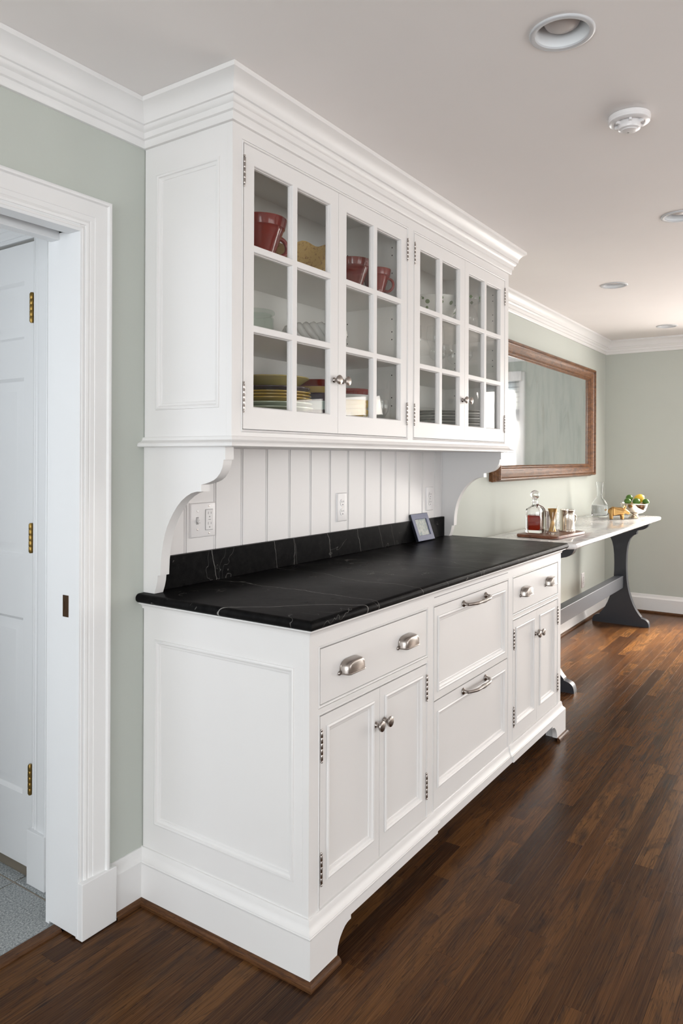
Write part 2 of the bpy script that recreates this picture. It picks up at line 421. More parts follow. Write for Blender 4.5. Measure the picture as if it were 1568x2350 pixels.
WM = {}
def finish(o, label=None, cat=None, group=None, kind=None):
    if label: o['label'] = label
    if cat: o['category'] = cat
    if group: o['group'] = group
    if kind: o['kind'] = kind
    return o
def root(name, loc=(0, 0, 0), label=None, cat=None, group=None, rz=0., kind=None):
    o = bpy.data.objects.new(name, None); COL.objects.link(o); o.empty_display_size = .05
    o.location = loc; o.rotation_euler = (0, 0, rz)
    WM[o.name] = Matrix.Translation(loc) @ Matrix.Rotation(rz, 4, 'Z')
    return finish(o, label, cat, group, kind)
def build(name, mb, material, parent=None, local=False, smooth=None, bevel=0., seg=2, origin=None, kind=None, label=None, solid=False, attr=None):
    me = bpy.data.meshes.new(name)
    off = Vector(origin) if origin else Vector((0, 0, 0))
    me.from_pydata([(x - off.x, y - off.y, z - off.z) for x, y, z in mb.v], [], mb.f)
    bm = bmesh.new(); bm.from_mesh(me)
    if smooth is not None or bevel or solid:
        bmesh.ops.remove_doubles(bm, verts=bm.verts, dist=1e-6)
    bmesh.ops.recalc_face_normals(bm, faces=bm.faces)
    bm.to_mesh(me); bm.free()
    if attr is not None:
        a = me.attributes.new('tone', 'FLOAT', 'FACE')
        for i in range(len(me.polygons)): a.data[i].value = attr if isinstance(attr, float) else attr[i]
    if smooth is not None:
        for p in me.polygons: p.use_smooth = True
        me.set_sharp_from_angle(angle=math.radians(smooth))
    me.materials.append(material)
    o = bpy.data.objects.new(name, me); COL.objects.link(o)
    if bevel:
        b = o.modifiers.new('edge', 'BEVEL'); b.width = bevel; b.segments = seg; b.limit_method = 'ANGLE'; b.angle_limit = math.radians(40)
    if parent is not None:
        o.parent = parent
        pw = WM.get(parent.name, Matrix.Identity(4))
        if local:
            o.location = off; WM[o.name] = pw @ Matrix.Translation(off)
        else:
            o.matrix_basis = pw.inverted() @ Matrix.Translation(off); WM[o.name] = Matrix.Translation(off)
    else:
        o.location = off; WM[o.name] = Matrix.Translation(off)
    return finish(o, label, None, None, kind)
def clone(o, parent=None):
    c = o.copy(); COL.objects.link(c)
    if parent is not None: c.parent = parent; c.matrix_parent_inverse = Matrix.Identity(4)
    WM[c.name] = WM.get(o.name, Matrix.Identity(4))
    for ch in list(o.children): clone(ch, c)
    return c
def place(o, loc, rz=0., label=None, group=None):
    o.location = loc; o.rotation_euler = (0, 0, rz)
    if label: o['label'] = label
    if group: o['group'] = group
    return o
def struct(name, mb, material, parent=None, **k): return build(name, mb, material, parent, kind='structure', **k)
def arc(c, r, a0, a1, n):
    return [(c[0] + r * math.cos(math.radians(a0 + (a1 - a0) * i / n)), c[1] + r * math.sin(math.radians(a0 + (a1 - a0) * i / n))) for i in range(n + 1)]

# key dimensions (metres); the cabinet wall is y = 0, the room lies at y < 0
L_, D_, DU, ZC = 2.0255, .6243, .355, 2.366
XF, YR, XN = 5.25, -5.0, -4.0
XJ = -.235               # doorway jamb face
fnF = lambda u, v, h: (u, -D_ - h, v)         # base cabinet front
fnU = lambda u, v, h: (u, -DU - h, v)         # wall cabinet front
fnS = lambda u, v, h: (-h, -u, v)             # cabinet side, u = distance from wall
fnW = lambda u, v, h: (u, -h, v)              # wall y = 0

# ================================================================== STRUCTURE
# ---- walls
mb = MB().box((XN, 0, 0), (-1.07, .118, ZC)).box((-.215, 0, 0), (XF + .12, .118, ZC)).box((-1.07, 0, 1.965), (-.215, .118, ZC))
wall_left = struct('wall_left', mb, M['green'])
FWIN = [(-1.84, .12, -.88, 2.06), (-4.12, .12, -2.98, 2.06)]     # windows in the far wall (y0,z0,y1,z1)
fnX = lambda u, v, h: (XF - h, u, v)
wall_far = struct('wall_far', MB().holed((YR - .1, 0, 0.0, ZC), FWIN, fnX, 0, .12, True), M['green'])
SWIN = [(-1.0, .75, 1.6, 2.05), (2.8, .75, 4.4, 2.05)]
wall_right = struct('wall_right', MB().holed((XN, 0, XF, ZC), SWIN, lambda u, v, h: (u, YR + h, v), 0, .12, True), M['plain'])
NWIN = [(-2.8, .1, -.4, 2.1), (-4.7, .1, -3.3, 2.1)]
wall_near = struct('wall_near', MB().holed((YR, 0, 0, ZC), NWIN, lambda u, v, h: (XN + h, u, v), 0, .12, True), M['plain'])
# hall beyond the doorway
wall_hall = struct('wall_hall', MB().box((-.13, .118, 0), (-.01, .345, ZC)).box((-.13, 1.0, 0), (-.01, 1.9, ZC)).box((-.13, .345, 2.012), (-.01, 1.0, ZC)), M['plain'])
struct('wall_hall_end', MB().box((-1.8, 1.8, 0), (-.13, 1.9, ZC)), M['plain'])
struct('wall_hall_side', MB().holed((.118, 0, 1.9, ZC), [(.4, .75, 1.5, 2.1)], lambda u, v, h: (-1.7 + h, u, v), 0, .1, True), M['plain'])
struct('wall_closet', MB().box((.3, .3, 0), (.35, 1.1, 2.1)).box((-.01, 1.05, 0), (.3, 1.1, 2.1)), M['plain'])
# ---- ceiling with holes for the recessed lights
LIGHTS = [(.287, -1.171), (1.914, -1.168), (3.06, -.613), (4.69, -.612)]
bm = bmesh.new()
def loop_(pts):
    vv = [bm.verts.new((x, y, ZC)) for x, y in pts]
    return [bm.edges.new((vv[i], vv[(i + 1) % len(vv)])) for i in range(len(vv))]
ed_ = loop_([(XN - .12, YR - .12), (XF + .12, YR - .12), (XF + .12, 1.9), (XN - .12, 1.9)])
for x, y in LIGHTS: ed_ += loop_([(x + .0675 * math.cos(2 * PI * i / 40), y + .0675 * math.sin(2 * PI * i / 40)) for i in range(40)])
bmesh.ops.triangle_fill(bm, use_beauty=True, use_dissolve=False, edges=ed_, normal=(0, 0, -1))
cm_ = MB(); bm.verts.index_update()
cm_.add([v.co[:] for v in bm.verts], [tuple(v.index for v in f.verts) for f in bm.faces]); bm.free()
cm_.box((XN - .12, YR - .12, ZC + .15), (XF + .12, 1.9, ZC + .18))
struct('ceiling', cm_, M['ceiling'])
# ---- crown moulding of the room (the run round the cabinet belongs to the cabinet)
CROWN = [(0, 2.249), (.010, 2.249), (.012, 2.252), (.013, 2.270), (.019, 2.273), (.021, 2.289), (.026, 2.292), (.031, 2.300), (.031, 2.305), (.036, 2.307), (.037, 2.314),
         (.040, 2.325), (.046, 2.335), (.055, 2.344), (.066, 2.350), (.070, 2.352), (.070, 2.3655), (0, 2.3655)]
CPATH = [(XN, 0), (0, 0), (0, -DU), (L_, -DU), (L_, 0), (XF, 0), (XF, YR)]
struct('trim_1', MB().sweep(CPATH, CROWN, [0], False), M['trim'], smooth=35)
struct('trim_2', MB().sweep(CPATH, CROWN, [4, 5], False), M['trim'], smooth=35)
# ---- baseboards and shoe mouldings
BASE = [(0, .0), (.018, 0), (.018, .120), (.0165, .122), (.012, .126), (.008, .136), (.006, .147), (.005, .154), (0, .156)]
BASE2 = [(0, .155), (.004, .1545), (.006, .150), (.007, .141), (.010, .131), (.016, .125), (.0195, .122), (.0195, .0)]
SHOE = [(0, 0), (.014, 0), (.0145, .006), (.012, .012), (.007, .0165), (0, .0175)]
BP = [(-.118, 0), (0, 0), (0, -D_), (L_, -D_), (L_, 0), (XF, 0), (XF, YR)]
struct('baseboard_left', MB().sweep(BP, BASE2, [0], False), M['trim'], smooth=35)
struct('baseboard_far', MB().sweep(BP, BASE2, [4, 5], False), M['trim'], smooth=35)
SP = [(p[0], p[1]) for p in BP]
def shoe(path, segs, name, parent=None, material='shoeX'):
    pr_ = [(.0195 + p, z) for p, z in SHOE]
    return build(name, MB().sweep(path, pr_, segs, False), M[material], parent, smooth=40, kind=None if parent else 'structure')
shoe(BP, [0], 'trim_3'); shoe(BP, [4], 'trim_4'); shoe(BP, [5], 'trim_5', None, 'shoeY')
# ---- floor: oak planks as parts
floor = struct('floor', MB().box((XN - .1, YR - .1, -.05), (XF + .12, .1, -.013)), mat('subfloor', (.03, .02, .015), .8))
PW = .05728
rows = []
k0 = int((.0) / PW)
planks = []
y_top = -.266 + PW * 6     # a seam passes through y = -.266
r = 0; y1 = y_top
while y1 > YR:
    y0 = y1 - PW
    x = XN - random.random() * .8
    while x < XF:
        ln = random.choice([.32, .45, .6, .75, .9, 1.1, 1.3]) * random.uniform(.85, 1.15)
        xa, xb = max(x, XN), min(x + ln, XF)
        if xb - xa > .03: planks.append((xa, xb, y0, min(y1, .058)))
        x += ln
    y1 = y0
# hand-set joints seen in the photograph are not needed; tone gives each board its stain
def seen(pk):
    xa, xb, ya, yb = pk; tot = 0; n = max(2, int((xb - xa) / .08))
    for i in range(n):
        for j in (.25, .75):
            px, py = xa + (xb - xa) * (i + .5) / n, ya + (yb - ya) * j
            if -.02 < px < L_ and py > -.62: continue
            q = pix((px, py, 0))
            if q and -20 < q[0] < W + 20 and -20 < q[1] < H + 20:
                tot += (xb - xa) * PW / (2 * n) / q[2] ** 3
    return tot
sc_ = sorted(((seen(p), i) for i, p in enumerate(planks)), reverse=True)
TG = .00015
def plank_mesh(mb, pk, dz):
    xa, xb, ya, yb = pk; g = TG; c = .00012
    xs = (xa + g, xb - g); ys = (ya + g, yb - g)
    vs = [(x, y, -.0125) for x, y in ((xs[0], ys[0]), (xs[1], ys[0]), (xs[1], ys[1]), (xs[0], ys[1]))]
    vs += [(x, y, dz - c) for x, y, _ in vs[:4]]
    vs += [(x, y, dz) for x, y in ((xs[0] + c, ys[0] + c), (xs[1] - c, ys[0] + c), (xs[1] - c, ys[1] - c), (xs[0] + c, ys[1] - c))]
    fs = [(8, 9, 10, 11)] + [(i, (i + 1) % 4, 4 + (i + 1) % 4, 4 + i) for i in range(4)] + [(4 + i, 4 + (i + 1) % 4, 8 + (i + 1) % 4, 8 + i) for i in range(4)]
    mb.add(vs, fs); return len(fs)
rest = MB(); tones = []
for rank, (s, i) in enumerate(sc_):
    pk = planks[i]; t = min(1., max(0., random.gauss(.48, .23))); dz = random.uniform(-.00012, .00008)
    if rank < 299 and s > 0:
        mb = MB(); plank_mesh(mb, pk, dz)
        build('plank', mb, M['floor'], floor, origin=((pk[0] + pk[1]) / 2, (pk[2] + pk[3]) / 2, 0), attr=float(t))
    else:
        nf = plank_mesh(rest, pk, dz); tones += [float(t)] * nf
build('planking', rest, M['floor'], floor, attr=tones, kind='stuff')
build('threshold', MB().prism([(.056, -.012), (.056, .003), (.062, .008), (.092, .009), (.100, .004), (.100, -.012)], lambda u, v, h: (h, u, v), -1.05, -.236), M['shoeX'], floor)
# ---- hall floor of stone tiles
tf = struct('floor_hall', MB().box((-1.8, .1, -.05), (.35, 1.85, -.004)), M['grout'])
TS, TX, TY = .322, -.171, .394
for i in range(-5, 2):
    for j in range(-1, 5):
        xa, xb = TX + i * TS + .003, TX + (i + 1) * TS - .003; ya, yb = TY + j * TS + .003, TY + (j + 1) * TS - .003
        xa, xb, ya, yb = max(xa, -1.7), min(xb, -.13), max(ya, .1), min(yb, 1.8)
        if xb - xa < .01 or yb - ya < .01: continue
        mb = MB(); c = .002
        mb.add([(xa, ya, -.01), (xb, ya, -.01), (xb, yb, -.01), (xa, yb, -.01), (xa, ya, -.002), (xb, ya, -.002), (xb, yb, -.002), (xa, yb, -.002),
                (xa + c, ya + c, 0), (xb - c, ya + c, 0), (xb - c, yb - c, 0), (xa + c, yb - c, 0)],
               [(8, 9, 10, 11)] + [(q, (q + 1) % 4, 4 + (q + 1) % 4, 4 + q) for q in range(4)] + [(4 + q, 4 + (q + 1) % 4, 8 + (q + 1) % 4, 8 + q) for q in range(4)])
        build('tile', mb, M['tile'], tf)
# ---- doorway: jamb lining, casing with plinth blocks
mb = MB().box((XJ, -.012, .008), (-.214, .119, 1.955)).box((-1.07, -.012, .008), (-1.05, .119, 1.955))
mb.box((-1.05, -.012, 1.945), (XJ, .040, 1.966)).box((-1.05, .082, 1.935), (XJ, .119, 1.966))
jamb = struct('trim_6', mb, M['hallwhite'], bevel=.0012)
build('track_slot', MB().box((-1.05, .040, 1.960), (XJ, .082, 1.9655)), M['darkslot'], jamb)
build('latch_plate', MB().holed((.0335, .881, .0575, .941), [(.040, .900, .051, .924)], lambda u, v, h: (XJ - h, u, v), .0018, .0018).box((XJ + .002 - .003, .040, .900), (XJ - .0005, .051, .924)), M['bronze'], jamb, label='dark bronze latch plate')
CAS = [(0, 0), (0, .010), (.003, .013), (.007, .013), (.009, .010), (.012, .010), (.014, .014), (.020, .016), (.026, .014), (.028, .0155), (.040, .0165), (.041, .018), (.080, .019), (.0815, .021),
       (.083, .026), (.088, .027), (.0925, .025), (.093, 0)]
def casing(name, x_in, x_in2, z_in, fn, z0, material):
    # sweep in the (x,z) plane: up one side, across, down the other
    path = [(x_in, z0), (x_in, z_in), (x_in2, z_in), (x_in2, z0)]
    return struct(name, MB().sweep(path, CAS, None, True, fn), material, smooth=30)
casing('trim_7', XJ - .002 + .006, -1.05 - .004, 1.951, lambda a, b, h: (a, -h, b), .155, M['trim'])
for k, (xa, xb) in enumerate(((XJ + .001, -.118), (-1.17, -1.051))):
    struct('trim_%d' % (8 + k), MB().box((xa, -.030, .002), (xb, 0, .158)), M['trim'], bevel=.002)
# ---- hall door, its casing and hinges
fnD = lambda u, v, h: (-.130 - h, u, v)
PAN = [(y0, z0, y1, z1) for y0, y1 in ((.415, .628), (.718, .931)) for z0, z1 in ((.252, .812), (1.004, 1.578), (1.70, 1.885))]
mb = MB().holed((.364, .028, .984, 2.004), PAN, fnD, .0, .03)
for p in PAN:
    mb.ring(p, [(0, 0), (.003, -.002), (.008, -.008), (.011, -.0095), (.020, -.0095), (.042, -.003), (.044, -.003)], fnD)
    mb.add([fnD(p[0] + .044, p[1] + .044, -.003), fnD(p[2] - .044, p[1] + .044, -.003), fnD(p[2] - .044, p[3] - .044, -.003), fnD(p[0] + .044, p[3] - .044, -.003)], [(0, 1, 2, 3)])
door = struct('door_1', mb, M['hallwhite'], smooth=25, label='white six-panel door with brass hinges beyond the doorway')
for z0, z1 in ((.270, .360), (1.027, 1.115), (1.748, 1.837)):
    h = MB(); n = 5; st = (z1 - z0) / n
    for i in range(n): h.lathe([(.0068, i * st + .0006), (.0072, i * st + .0015), (.0072, (i + 1) * st - .0015), (.0068, (i + 1) * st - .0006)], (-.139, .360, z0), 12)
    h.lathe([(.005, -.003), (.006, 0), (.006, z1 - z0), (.005, z1 - z0 + .003)], (-.139, .360, z0), 10)
    hh = build('hinge', h, M['brass'], door, smooth=40, label='brass hinge')
    build('hinge_leaf', MB().box((-.137, .346, z0 + .004), (-.1305, .3585, z1 - .004)), M['bronze'], hh)
path = [(.350, .165), (.350, 2.012), (1.0, 2.012), (1.0, .165)]
fnC = lambda a, b, h: (-.130 - h * .8, a, b)
CASH = [(-q * .95, h) for q, h in CAS]
struct('trim_10', MB().sweep(path, CASH, None, True, fnC), M['hallwhite'], smooth=30)
struct('trim_11', MB().box((-.156, .262, .0), (-.1305, .352, .168)), M['hallwhite'], bevel=.002)
struct('trim_12', MB().box((XJ + .001, .1185, .0), (-.131, .135, 2.03)), M['hallwhite'])
# ---- windows (the far ones show in the old mirror and the cabinet glass)
def window(n, rect, fn, lights=2):
    w = struct('window_%d' % n, MB().ring(rect, [(-.085, 0), (-.085, .02), (-.07, .024), (-.012, .018), (0, .016), (0, -.12)], fn), M['trim'])
    u0, v0, u1, v1 = rect; vm = (v0 + v1) / 2
    s = MB().ring(rect, [(0, -.05), (0, -.03), (.04, -.03), (.04, -.05)], fn, True)
    s.add([fn(u0, vm - .025, -.03), fn(u1, vm - .025, -.03), fn(u1, vm + .025, -.03), fn(u0, vm + .025, -.03)], [(0, 1, 2, 3)])
    for i in range(1, lights):
        uu = u0 + (u1 - u0) * i / lights; s.add([fn(uu - .012, v0, -.032), fn(uu + .012, v0, -.032), fn(uu + .012, v1, -.032), fn(uu - .012, v1, -.032)], [(0, 1, 2, 3)])
    build('sash', s, M['trim'], w)
    for i in range(lights):
        a, b = u0 + (u1 - u0) * i / lights, u0 + (u1 - u0) * (i + 1) / lights
        build('pane', MB().add([fn(a, v0, -.042), fn(b, v0, -.042), fn(b, v1, -.042), fn(a, v1, -.042)], [(0, 1, 2, 3)]), M['pane'], w)
    sl = MB()
    pa, pb = fn(u0 - .1, v0 - .03, -.02), fn(u1 + .1, v0, .06)
    sl.box(tuple(min(a, b) for a, b in zip(pa, pb)), tuple(max(a, b) for a, b in zip(pa, pb)))
    build('window_sill', sl, M['trim'], w)
    return w
for i, q in enumerate(FWIN): window(1 + i, q, fnX)
for i, q in enumerate(SWIN): window(3 + i, q, lambda u, v, h: (u, YR + h, v), 3)
for i, q in enumerate(NWIN): window(5 + i, q, lambda u, v, h: (XN + h, u, v), 3)
for i, q in enumerate(FWIN):
    rs = root('roman_shade', (XF, (q[0] + q[2]) / 2, 2.06), ['white roman shade with grey hem over the window seen in the old mirror', 'white roman shade with grey hem over the farther window seen in the cabinet glass'][i], 'shade', 'roman shades on the far windows')
    build('shade_fabric', MB().add([(XF - .026, q[0] - .03, 1.79), (XF - .026, q[2] + .03, 1.79), (XF - .026, q[2] + .03, 2.06), (XF - .026, q[0] - .03, 2.06)], [(0, 1, 2, 3)]), M['fabric'], rs)
    build('hem_band', MB().box((XF - .030, q[0] - .03, 1.68), (XF - .021, q[2] + .03, 1.79)), M['fabricgrey'], rs)
    build('headrail', MB().box((XF - .05, q[0] - .06, 2.06), (XF, q[2] + .06, 2.15)), M['trim'], rs)

# ================================================================== BASE CABINET
bc = root('base_cabinet', (L_ / 2, -.31, 0), 'long white base cabinet with inset doors and drawers under the black stone counter', 'cabinet')
mb = MB().box((.0, -D_ + .02, .1), (L_, -.45, .12)).box((.004, -.50, .0), (L_, -.48, .12)).box((L_ - .02, -D_ + .0195, .1), (L_, -.002, .885))
mb.box((.004, -.02, .0), (L_ - .004, -.002, .885)).box((.004, -D_ + .02, .885), (L_, -.002, .891)).box((.004, -D_ + .024, .12), (L_, -.03, .13))
build('carcass', mb, M['cabinet'], bc)
# side: frame, moulding, recessed panel
sr = (.056, .238, .572, .781)
PM = [(-.004, 0), (-.003, .003), (.001, .0045), (.005, .003), (.007, -.0005), (.012, -.003), (.0145, -.0035), (.016, -.0055), (.019, -.0065)]
build('side_frame', MB().holed((.002, .1185, D_ - .0190, .886), [sr], fnS, 0, .018), M['cabinet'], bc, bevel=.0012)
mb = MB().ring(sr, PM, fnS)
mb.add([fnS(sr[0] + .018, sr[1] + .018, -.0064), fnS(sr[2] - .018, sr[1] + .018, -.0064), fnS(sr[2] - .018, sr[3] - .018, -.0064), fnS(sr[0] + .018, sr[3] - .018, -.0064)], [(0, 1, 2, 3)])
build('side_panel', mb, M['cabinet'], bc, smooth=30)
# face frame with beaded openings
BD = .0075
OPEN = [(.047, .684, .639, .832), (.047, .158, .639, .657), (.691, .158, 1.345, .832), (1.404, .684, 1.978, .832), (1.404, .158, 1.978, .657)]
big = [(a - BD, b - BD, c + BD, d + BD) for a, b, c, d in OPEN]
BEAD = [(0, -.012), (0, -.002), (.0012, .0), (.0035, .0014), (.0058, .0), (.0066, -.002), (BD, -.002), (BD, -.014)]
mb = MB().holed((0.0, .1, L_, .886), big, fnF, 0, .019)
for q in big: mb.ring(q, BEAD, fnF)
build('face_frame', mb, M['cabinet'], bc, smooth=30)
build('top_rail_joint_shadow', MB().box((.692, -D_ - .0006, .862), (1.343, -D_, .8645)), mat('joint_shadow_line', (.30, .29, .29), .7), bc)  # thin grey strip on the rail; its colour stands in for shade in the joint
PF = [(-.004, 0), (-.003, .003), (.001, .005), (.0055, .003), (.0075, -.0005), (.012, -.003), (.015, -.0038), (.0165, -.0065), (.019, -.0075)]
def panel_front(rect, hole=None):
    """flush inset front; with a hole it gets a recessed moulded panel"""
    mb = MB()
    if hole is None: mb.holed(rect, [], fnF, -.0005, .018); return mb
    mb.holed(rect, [hole], fnF, -.0005, .018).ring(hole, PF, fnF)
    i = .0185
    mb.add([fnF(hole[0] + i, hole[1] + i, -.0075), fnF(hole[2] - i, hole[1] + i, -.0075), fnF(hole[2] - i, hole[3] - i, -.0075), fnF(hole[0] + i, hole[3] - i, -.0075)], [(0, 1, 2, 3)])
    return mb
def backing(a, b):
    pass
# cup pull, knob, bar handle, hinge prototypes (built in place, meshes shared)
def cup_pull_mb(cx, cz, d=-D_):
    mb = MB(); n = 20; wv, hv, dp = .047, .036, .030
    rows_ = []
    prof = [(1.05, .0), (1.05, .002), (1.0, .003), (.99, .008), (.965, .014), (.93, .020), (.87, .0245), (.79, .0270), (.70, .0280)]
    for k, (sc, dd) in enumerate(prof):
        row = []
        for i in range(n + 1):
            a = PI * i / n; ca, sa = math.cos(a), math.sin(a)
            u = math.copysign(abs(ca) ** .50, ca) * wv * (sc if k > 1 else sc)
            v = (abs(sa) ** .60) * hv * (1 - (1 - sc) * (.6 if k > 1 else -1))
            row.append((cx - u, d - dd, cz + v))
        rows_.append(row)
    vs = [p for r_ in rows_ for p in r_]; w = n + 1
    fs = [(j * w + i, j * w + i + 1, (j + 1) * w + i + 1, (j + 1) * w + i) for j in range(len(prof) - 1) for i in range(n)]
    fs.append(tuple((len(prof) - 1) * w + i for i in range(w)))
    mb.add(vs, fs)
    lip = [(p[0][0], p[0][1], cz) for p in rows_[2:]] + [(p[-1][0], p[-1][1], cz) for p in reversed(rows_[2:])]
    mb.tube(lip, .0022, 6)
    for sx in (-1, 1): mb.lathe([(0, 0), (.006, 0), (.006, .003), (.004, .0055), (0, .006)], (cx + sx * .052, d, cz + .002), 10, 'y')
    return mb
KN = [(.0088, 0), (.0092, .0015), (.0075, .004), (.0058, .008), (.0062, .012), (.0105, .0155), (.0145, .019), (.0158, .0225), (.0150, .0255), (.0115, .0275), (.006, .0285), (0, .0288)]
def knob_mb(cx, cz, d): return MB().lathe(KN, (cx, d, cz), 24, 'y')
def hinge_mb(cx, z0, z1, d):
    mb = MB(); n = 5; st = (z1 - z0) / n; r = .0036
    for i in range(n): mb.lathe([(r * .93, i * st + .0002), (r, i * st + .0006), (r, (i + 1) * st - .0006), (r * .93, (i + 1) * st - .0002)], (cx, d - .0022, z0), 10)
    mb.lathe([(.0026, 0), (.0026, z1 - z0)], (cx, d - .0022, z0), 8)
    for zz, sg in ((z0, -1), (z1, 1)):
        mb.lathe([(.0016, 0), (.0016, sg * .0016), (.003, sg * .003), (.0034, sg * .0046), (.0024, sg * .0066), (0, sg * .0074)], (cx, d - .0022, zz), 10)
    return mb
def hinge_leaf_mb(cx, z0, z1, d, side):
    mb = MB(); n = 5; st = (z1 - z0) / n
    for i in range(n):
        if i % 2 == 0: mb.box((cx - .0045, d - .0012, z0 + i * st + .002), (cx - .0030, d + .006, z0 + (i + 1) * st - .002))
    return mb
def add_hinge(parent, cx, z0, z1, d):
    h = build('hinge', hinge_mb(cx, z0, z1, d), M['hinge'], parent, smooth=40, label='small polished nickel hinge')
def bar_mb(xc, zc):
    mb = MB(); hw = .0985; out = .036
    for sx in (-1, 1):
        x = xc + sx * hw
        mb.lathe([(.0125, 0), (.0130, .0015), (.0120, .004), (.0075, .007), (.0058, .012), (.0058, .020)], (x, -D_, zc), 16, 'y')
    pts = []; rs = []
    for i in range(25):
        t = i / 24; x = xc - hw + 2 * hw * t
        e = min(t, 1 - t) * 2 * hw
        dep = .018 + (out - .018) * min(1, (e / .045)) ** .6 + .002 * math.sin(PI * t)
        pts.append((x, -D_ - dep, zc)); rs.append(.0052 + .0014 * math.sin(PI * t))
    mb.tube(pts, rs, 10)
    for dx, rr in ((-.013, .0074), (-.0045, .0082), (.0045, .0082), (.013, .0074)):
        mb.lathe([(.005, -.0025), (rr, -.0015), (rr, .0015), (.005, .0025)], (xc + dx, -D_ - out - .002, zc), 14, 'x')
    return mb
G = .002
for (a, b, c, d) in (OPEN[0], OPEN[3]):
    dr = build('drawer', panel_front((a + G, b + G, c - G, d - G)), M['cabinet'], bc, bevel=.0008)
    for sx in (-1, 1):
        build('cup_pull', cup_pull_mb((a + c) / 2 + sx * .158, .746), M['nickel'], dr, smooth=38, label='satin nickel cup pull')
DOORS = [((.049, .345), (.095, .296), .322, 'L'), ((.3465, .637), (.392, .591), .370, 'R'), ((1.406, 1.6905), (1.450, 1.637), 1.667, 'L'), ((1.692, 1.976), (1.744, 1.912), 1.717, 'R')]
for (x0, x1), (p0, p1), kx, side in DOORS:
    dd = build('door', panel_front((x0, .160, x1, .655), (p0 - .014, .238 - .014, p1 + .014, .608 + .014)), M['cabinet'], bc, smooth=30)
    build('knob', knob_mb(kx, .553, -D_), M['nickel'], dd, smooth=35, label='round satin nickel knob')
    hx = x0 + .003 if side == 'L' else x1 + .001
    for z0, z1 in ((.222, .296), (.542, .616)): add_hinge(dd, hx, z0, z1, -D_)
for (z0, z1), (q0, q1), zh in (((.5195, .830), (.563, .781), .806), ((.160, .516), (.241, .463), .494)):
    dd = build('drawer', panel_front((.693, z0, 1.343, z1), (.733 - .014 + .002, q0 - .014, 1.297 + .014 - .002, q1 + .014)), M['cabinet'], bc, smooth=30)
    build('bar_handle', bar_mb(1.018, zh), M['nickel'], dd, smooth=40, label='turned satin nickel bar handle')
# base (plinth): moulded top, bracket feet cut into the front boards
PT = [(0, .157), (.004, .1565), (.006, .152), (.007, .143), (.010, .133), (.016, .126), (.0185, .1245), (.0185, .122), (.020, .121), (.020, .118)]
J0, J1, JD = .685, 1.364, .005
PP = [(0, -.0), (0, -D_), (J0, -D_), (J0, -D_ + JD), (J1, -D_ + JD), (J1, -D_), (L_, -D_), (L_, -.0)]
build('base_molding', MB().sweep(PP, PT, None, False), M['cabinet'], bc, smooth=35)
for xa in (-.020, L_): build('base_side', MB().box((xa, -D_ + .0021, .0165), (xa + .020, -.0005, .1185)), M['cabinet'], bc)
curveL = [(.100, .016), (.1015, .030), (.105, .040), (.109, .048), (.114, .0555), (.120, .062), (.128, .069), (.138, .0755), (.148, .079), (.157, .080), (.166, .080), (.166, .091)]
polyL = [(-.020, .1185), (-.020, .016)] + curveL + [(J0, .091), (J0, .1185)]
curveR = [(1.918 - (x - .100), z) for x, z in curveL]
polyR = [(J1, .091)] + list(reversed(curveR)) + [(L_ + .020, .016), (L_ + .020, .1185), (J1, .1185)]
for py_, h0 in ((polyL, 0.0), (polyR, 0.0)):
    build('bracket_foot_board', MB().prism(py_, fnF, -.002, .0200), M['cabinet'], bc, smooth=24)
build('base_board', MB().box((J0, -D_ - .0150, .0915), (J1, -D_ + .004, .1185)), M['cabinet'], bc, bevel=.0008)
# blocks behind the feet
build('foot_block', MB().box((.004, -D_ + .0025, .0), (.06, -D_ + .05, .1)), M['cabinet'], bc)
build('foot_block', MB().box((L_ - .06, -D_ + .0025, .0), (L_ - .004, -D_ + .05, .1)), M['cabinet'], bc)
# moulding below the counter
CM = [(0, .872), (.004, .872), (.0045, .876), (.006, .880), (.010, .8845), (.016, .887), (.018, .8875), (.018, .891), (0, .891)]
build('counter_molding', MB().sweep([(0, 0), (0, -D_), (L_, -D_), (L_, 0)], CM, None, True), M['cabinet'], bc, smooth=30)
# stained shoe at side and feet
shp = [(.020 + p, z) for p, z in SHOE]
build('shoe_molding', MB().sweep([(0, 0), (0, -D_), (.105, -D_)], shp, [0], False), M['shoeY'], bc, smooth=40, label='stained oak shoe moulding')
build('shoe_molding', MB().sweep([(0, 0), (0, -D_), (.100, -D_)], shp, [1], False).add([(.100, -D_ - p, z) for p, z in shp], [tuple(range(6))]), M['shoeX'], bc, smooth=40, label='stained oak shoe moulding')
build('shoe_molding', MB().sweep([(1.92, -D_), (L_, -D_), (L_, 0)], shp, None, True), M['shoeX'], bc, smooth=40, label='stained oak shoe moulding')

# ================================================================== COUNTERTOP
ct = root('countertop', (L_ / 2, -.33, .892), 'black soapstone countertop with pale veins and upstand, on the white base cabinet', 'countertop')
rc = (-.030, -(D_ + .030), L_ + .030, .0)
mb = MB(); n = 9; t0, t1 = .8915, .9185; rr = (t1 - t0) / 2
prof = [(rr * 1.1 * (1 - math.cos(a)) * .0 + rr * (1 - math.sin(a)), (t0 + t1) / 2 - rr * math.cos(a)) for a in [PI * i / n for i in range(n + 1)]]
mb.ring(rc, [(i, z) for i, z in prof], lambda u, v, h: (u, v, h))
k = len(mb.v)
mb.f += [(0, 3, 2, 1), (k - 4, k - 3, k - 2, k - 1)]
for i, (x, y, z) in enumerate(mb.v):
    if y > -.05: mb.v[i] = (x, -.0005, z)
build('slab', mb, M['stone'], ct, smooth=50)
build('upstand', MB().box((.030, -.0210, .9186), (2.000, -.0005, 1.0195)), M['stone'], ct, bevel=.0015)

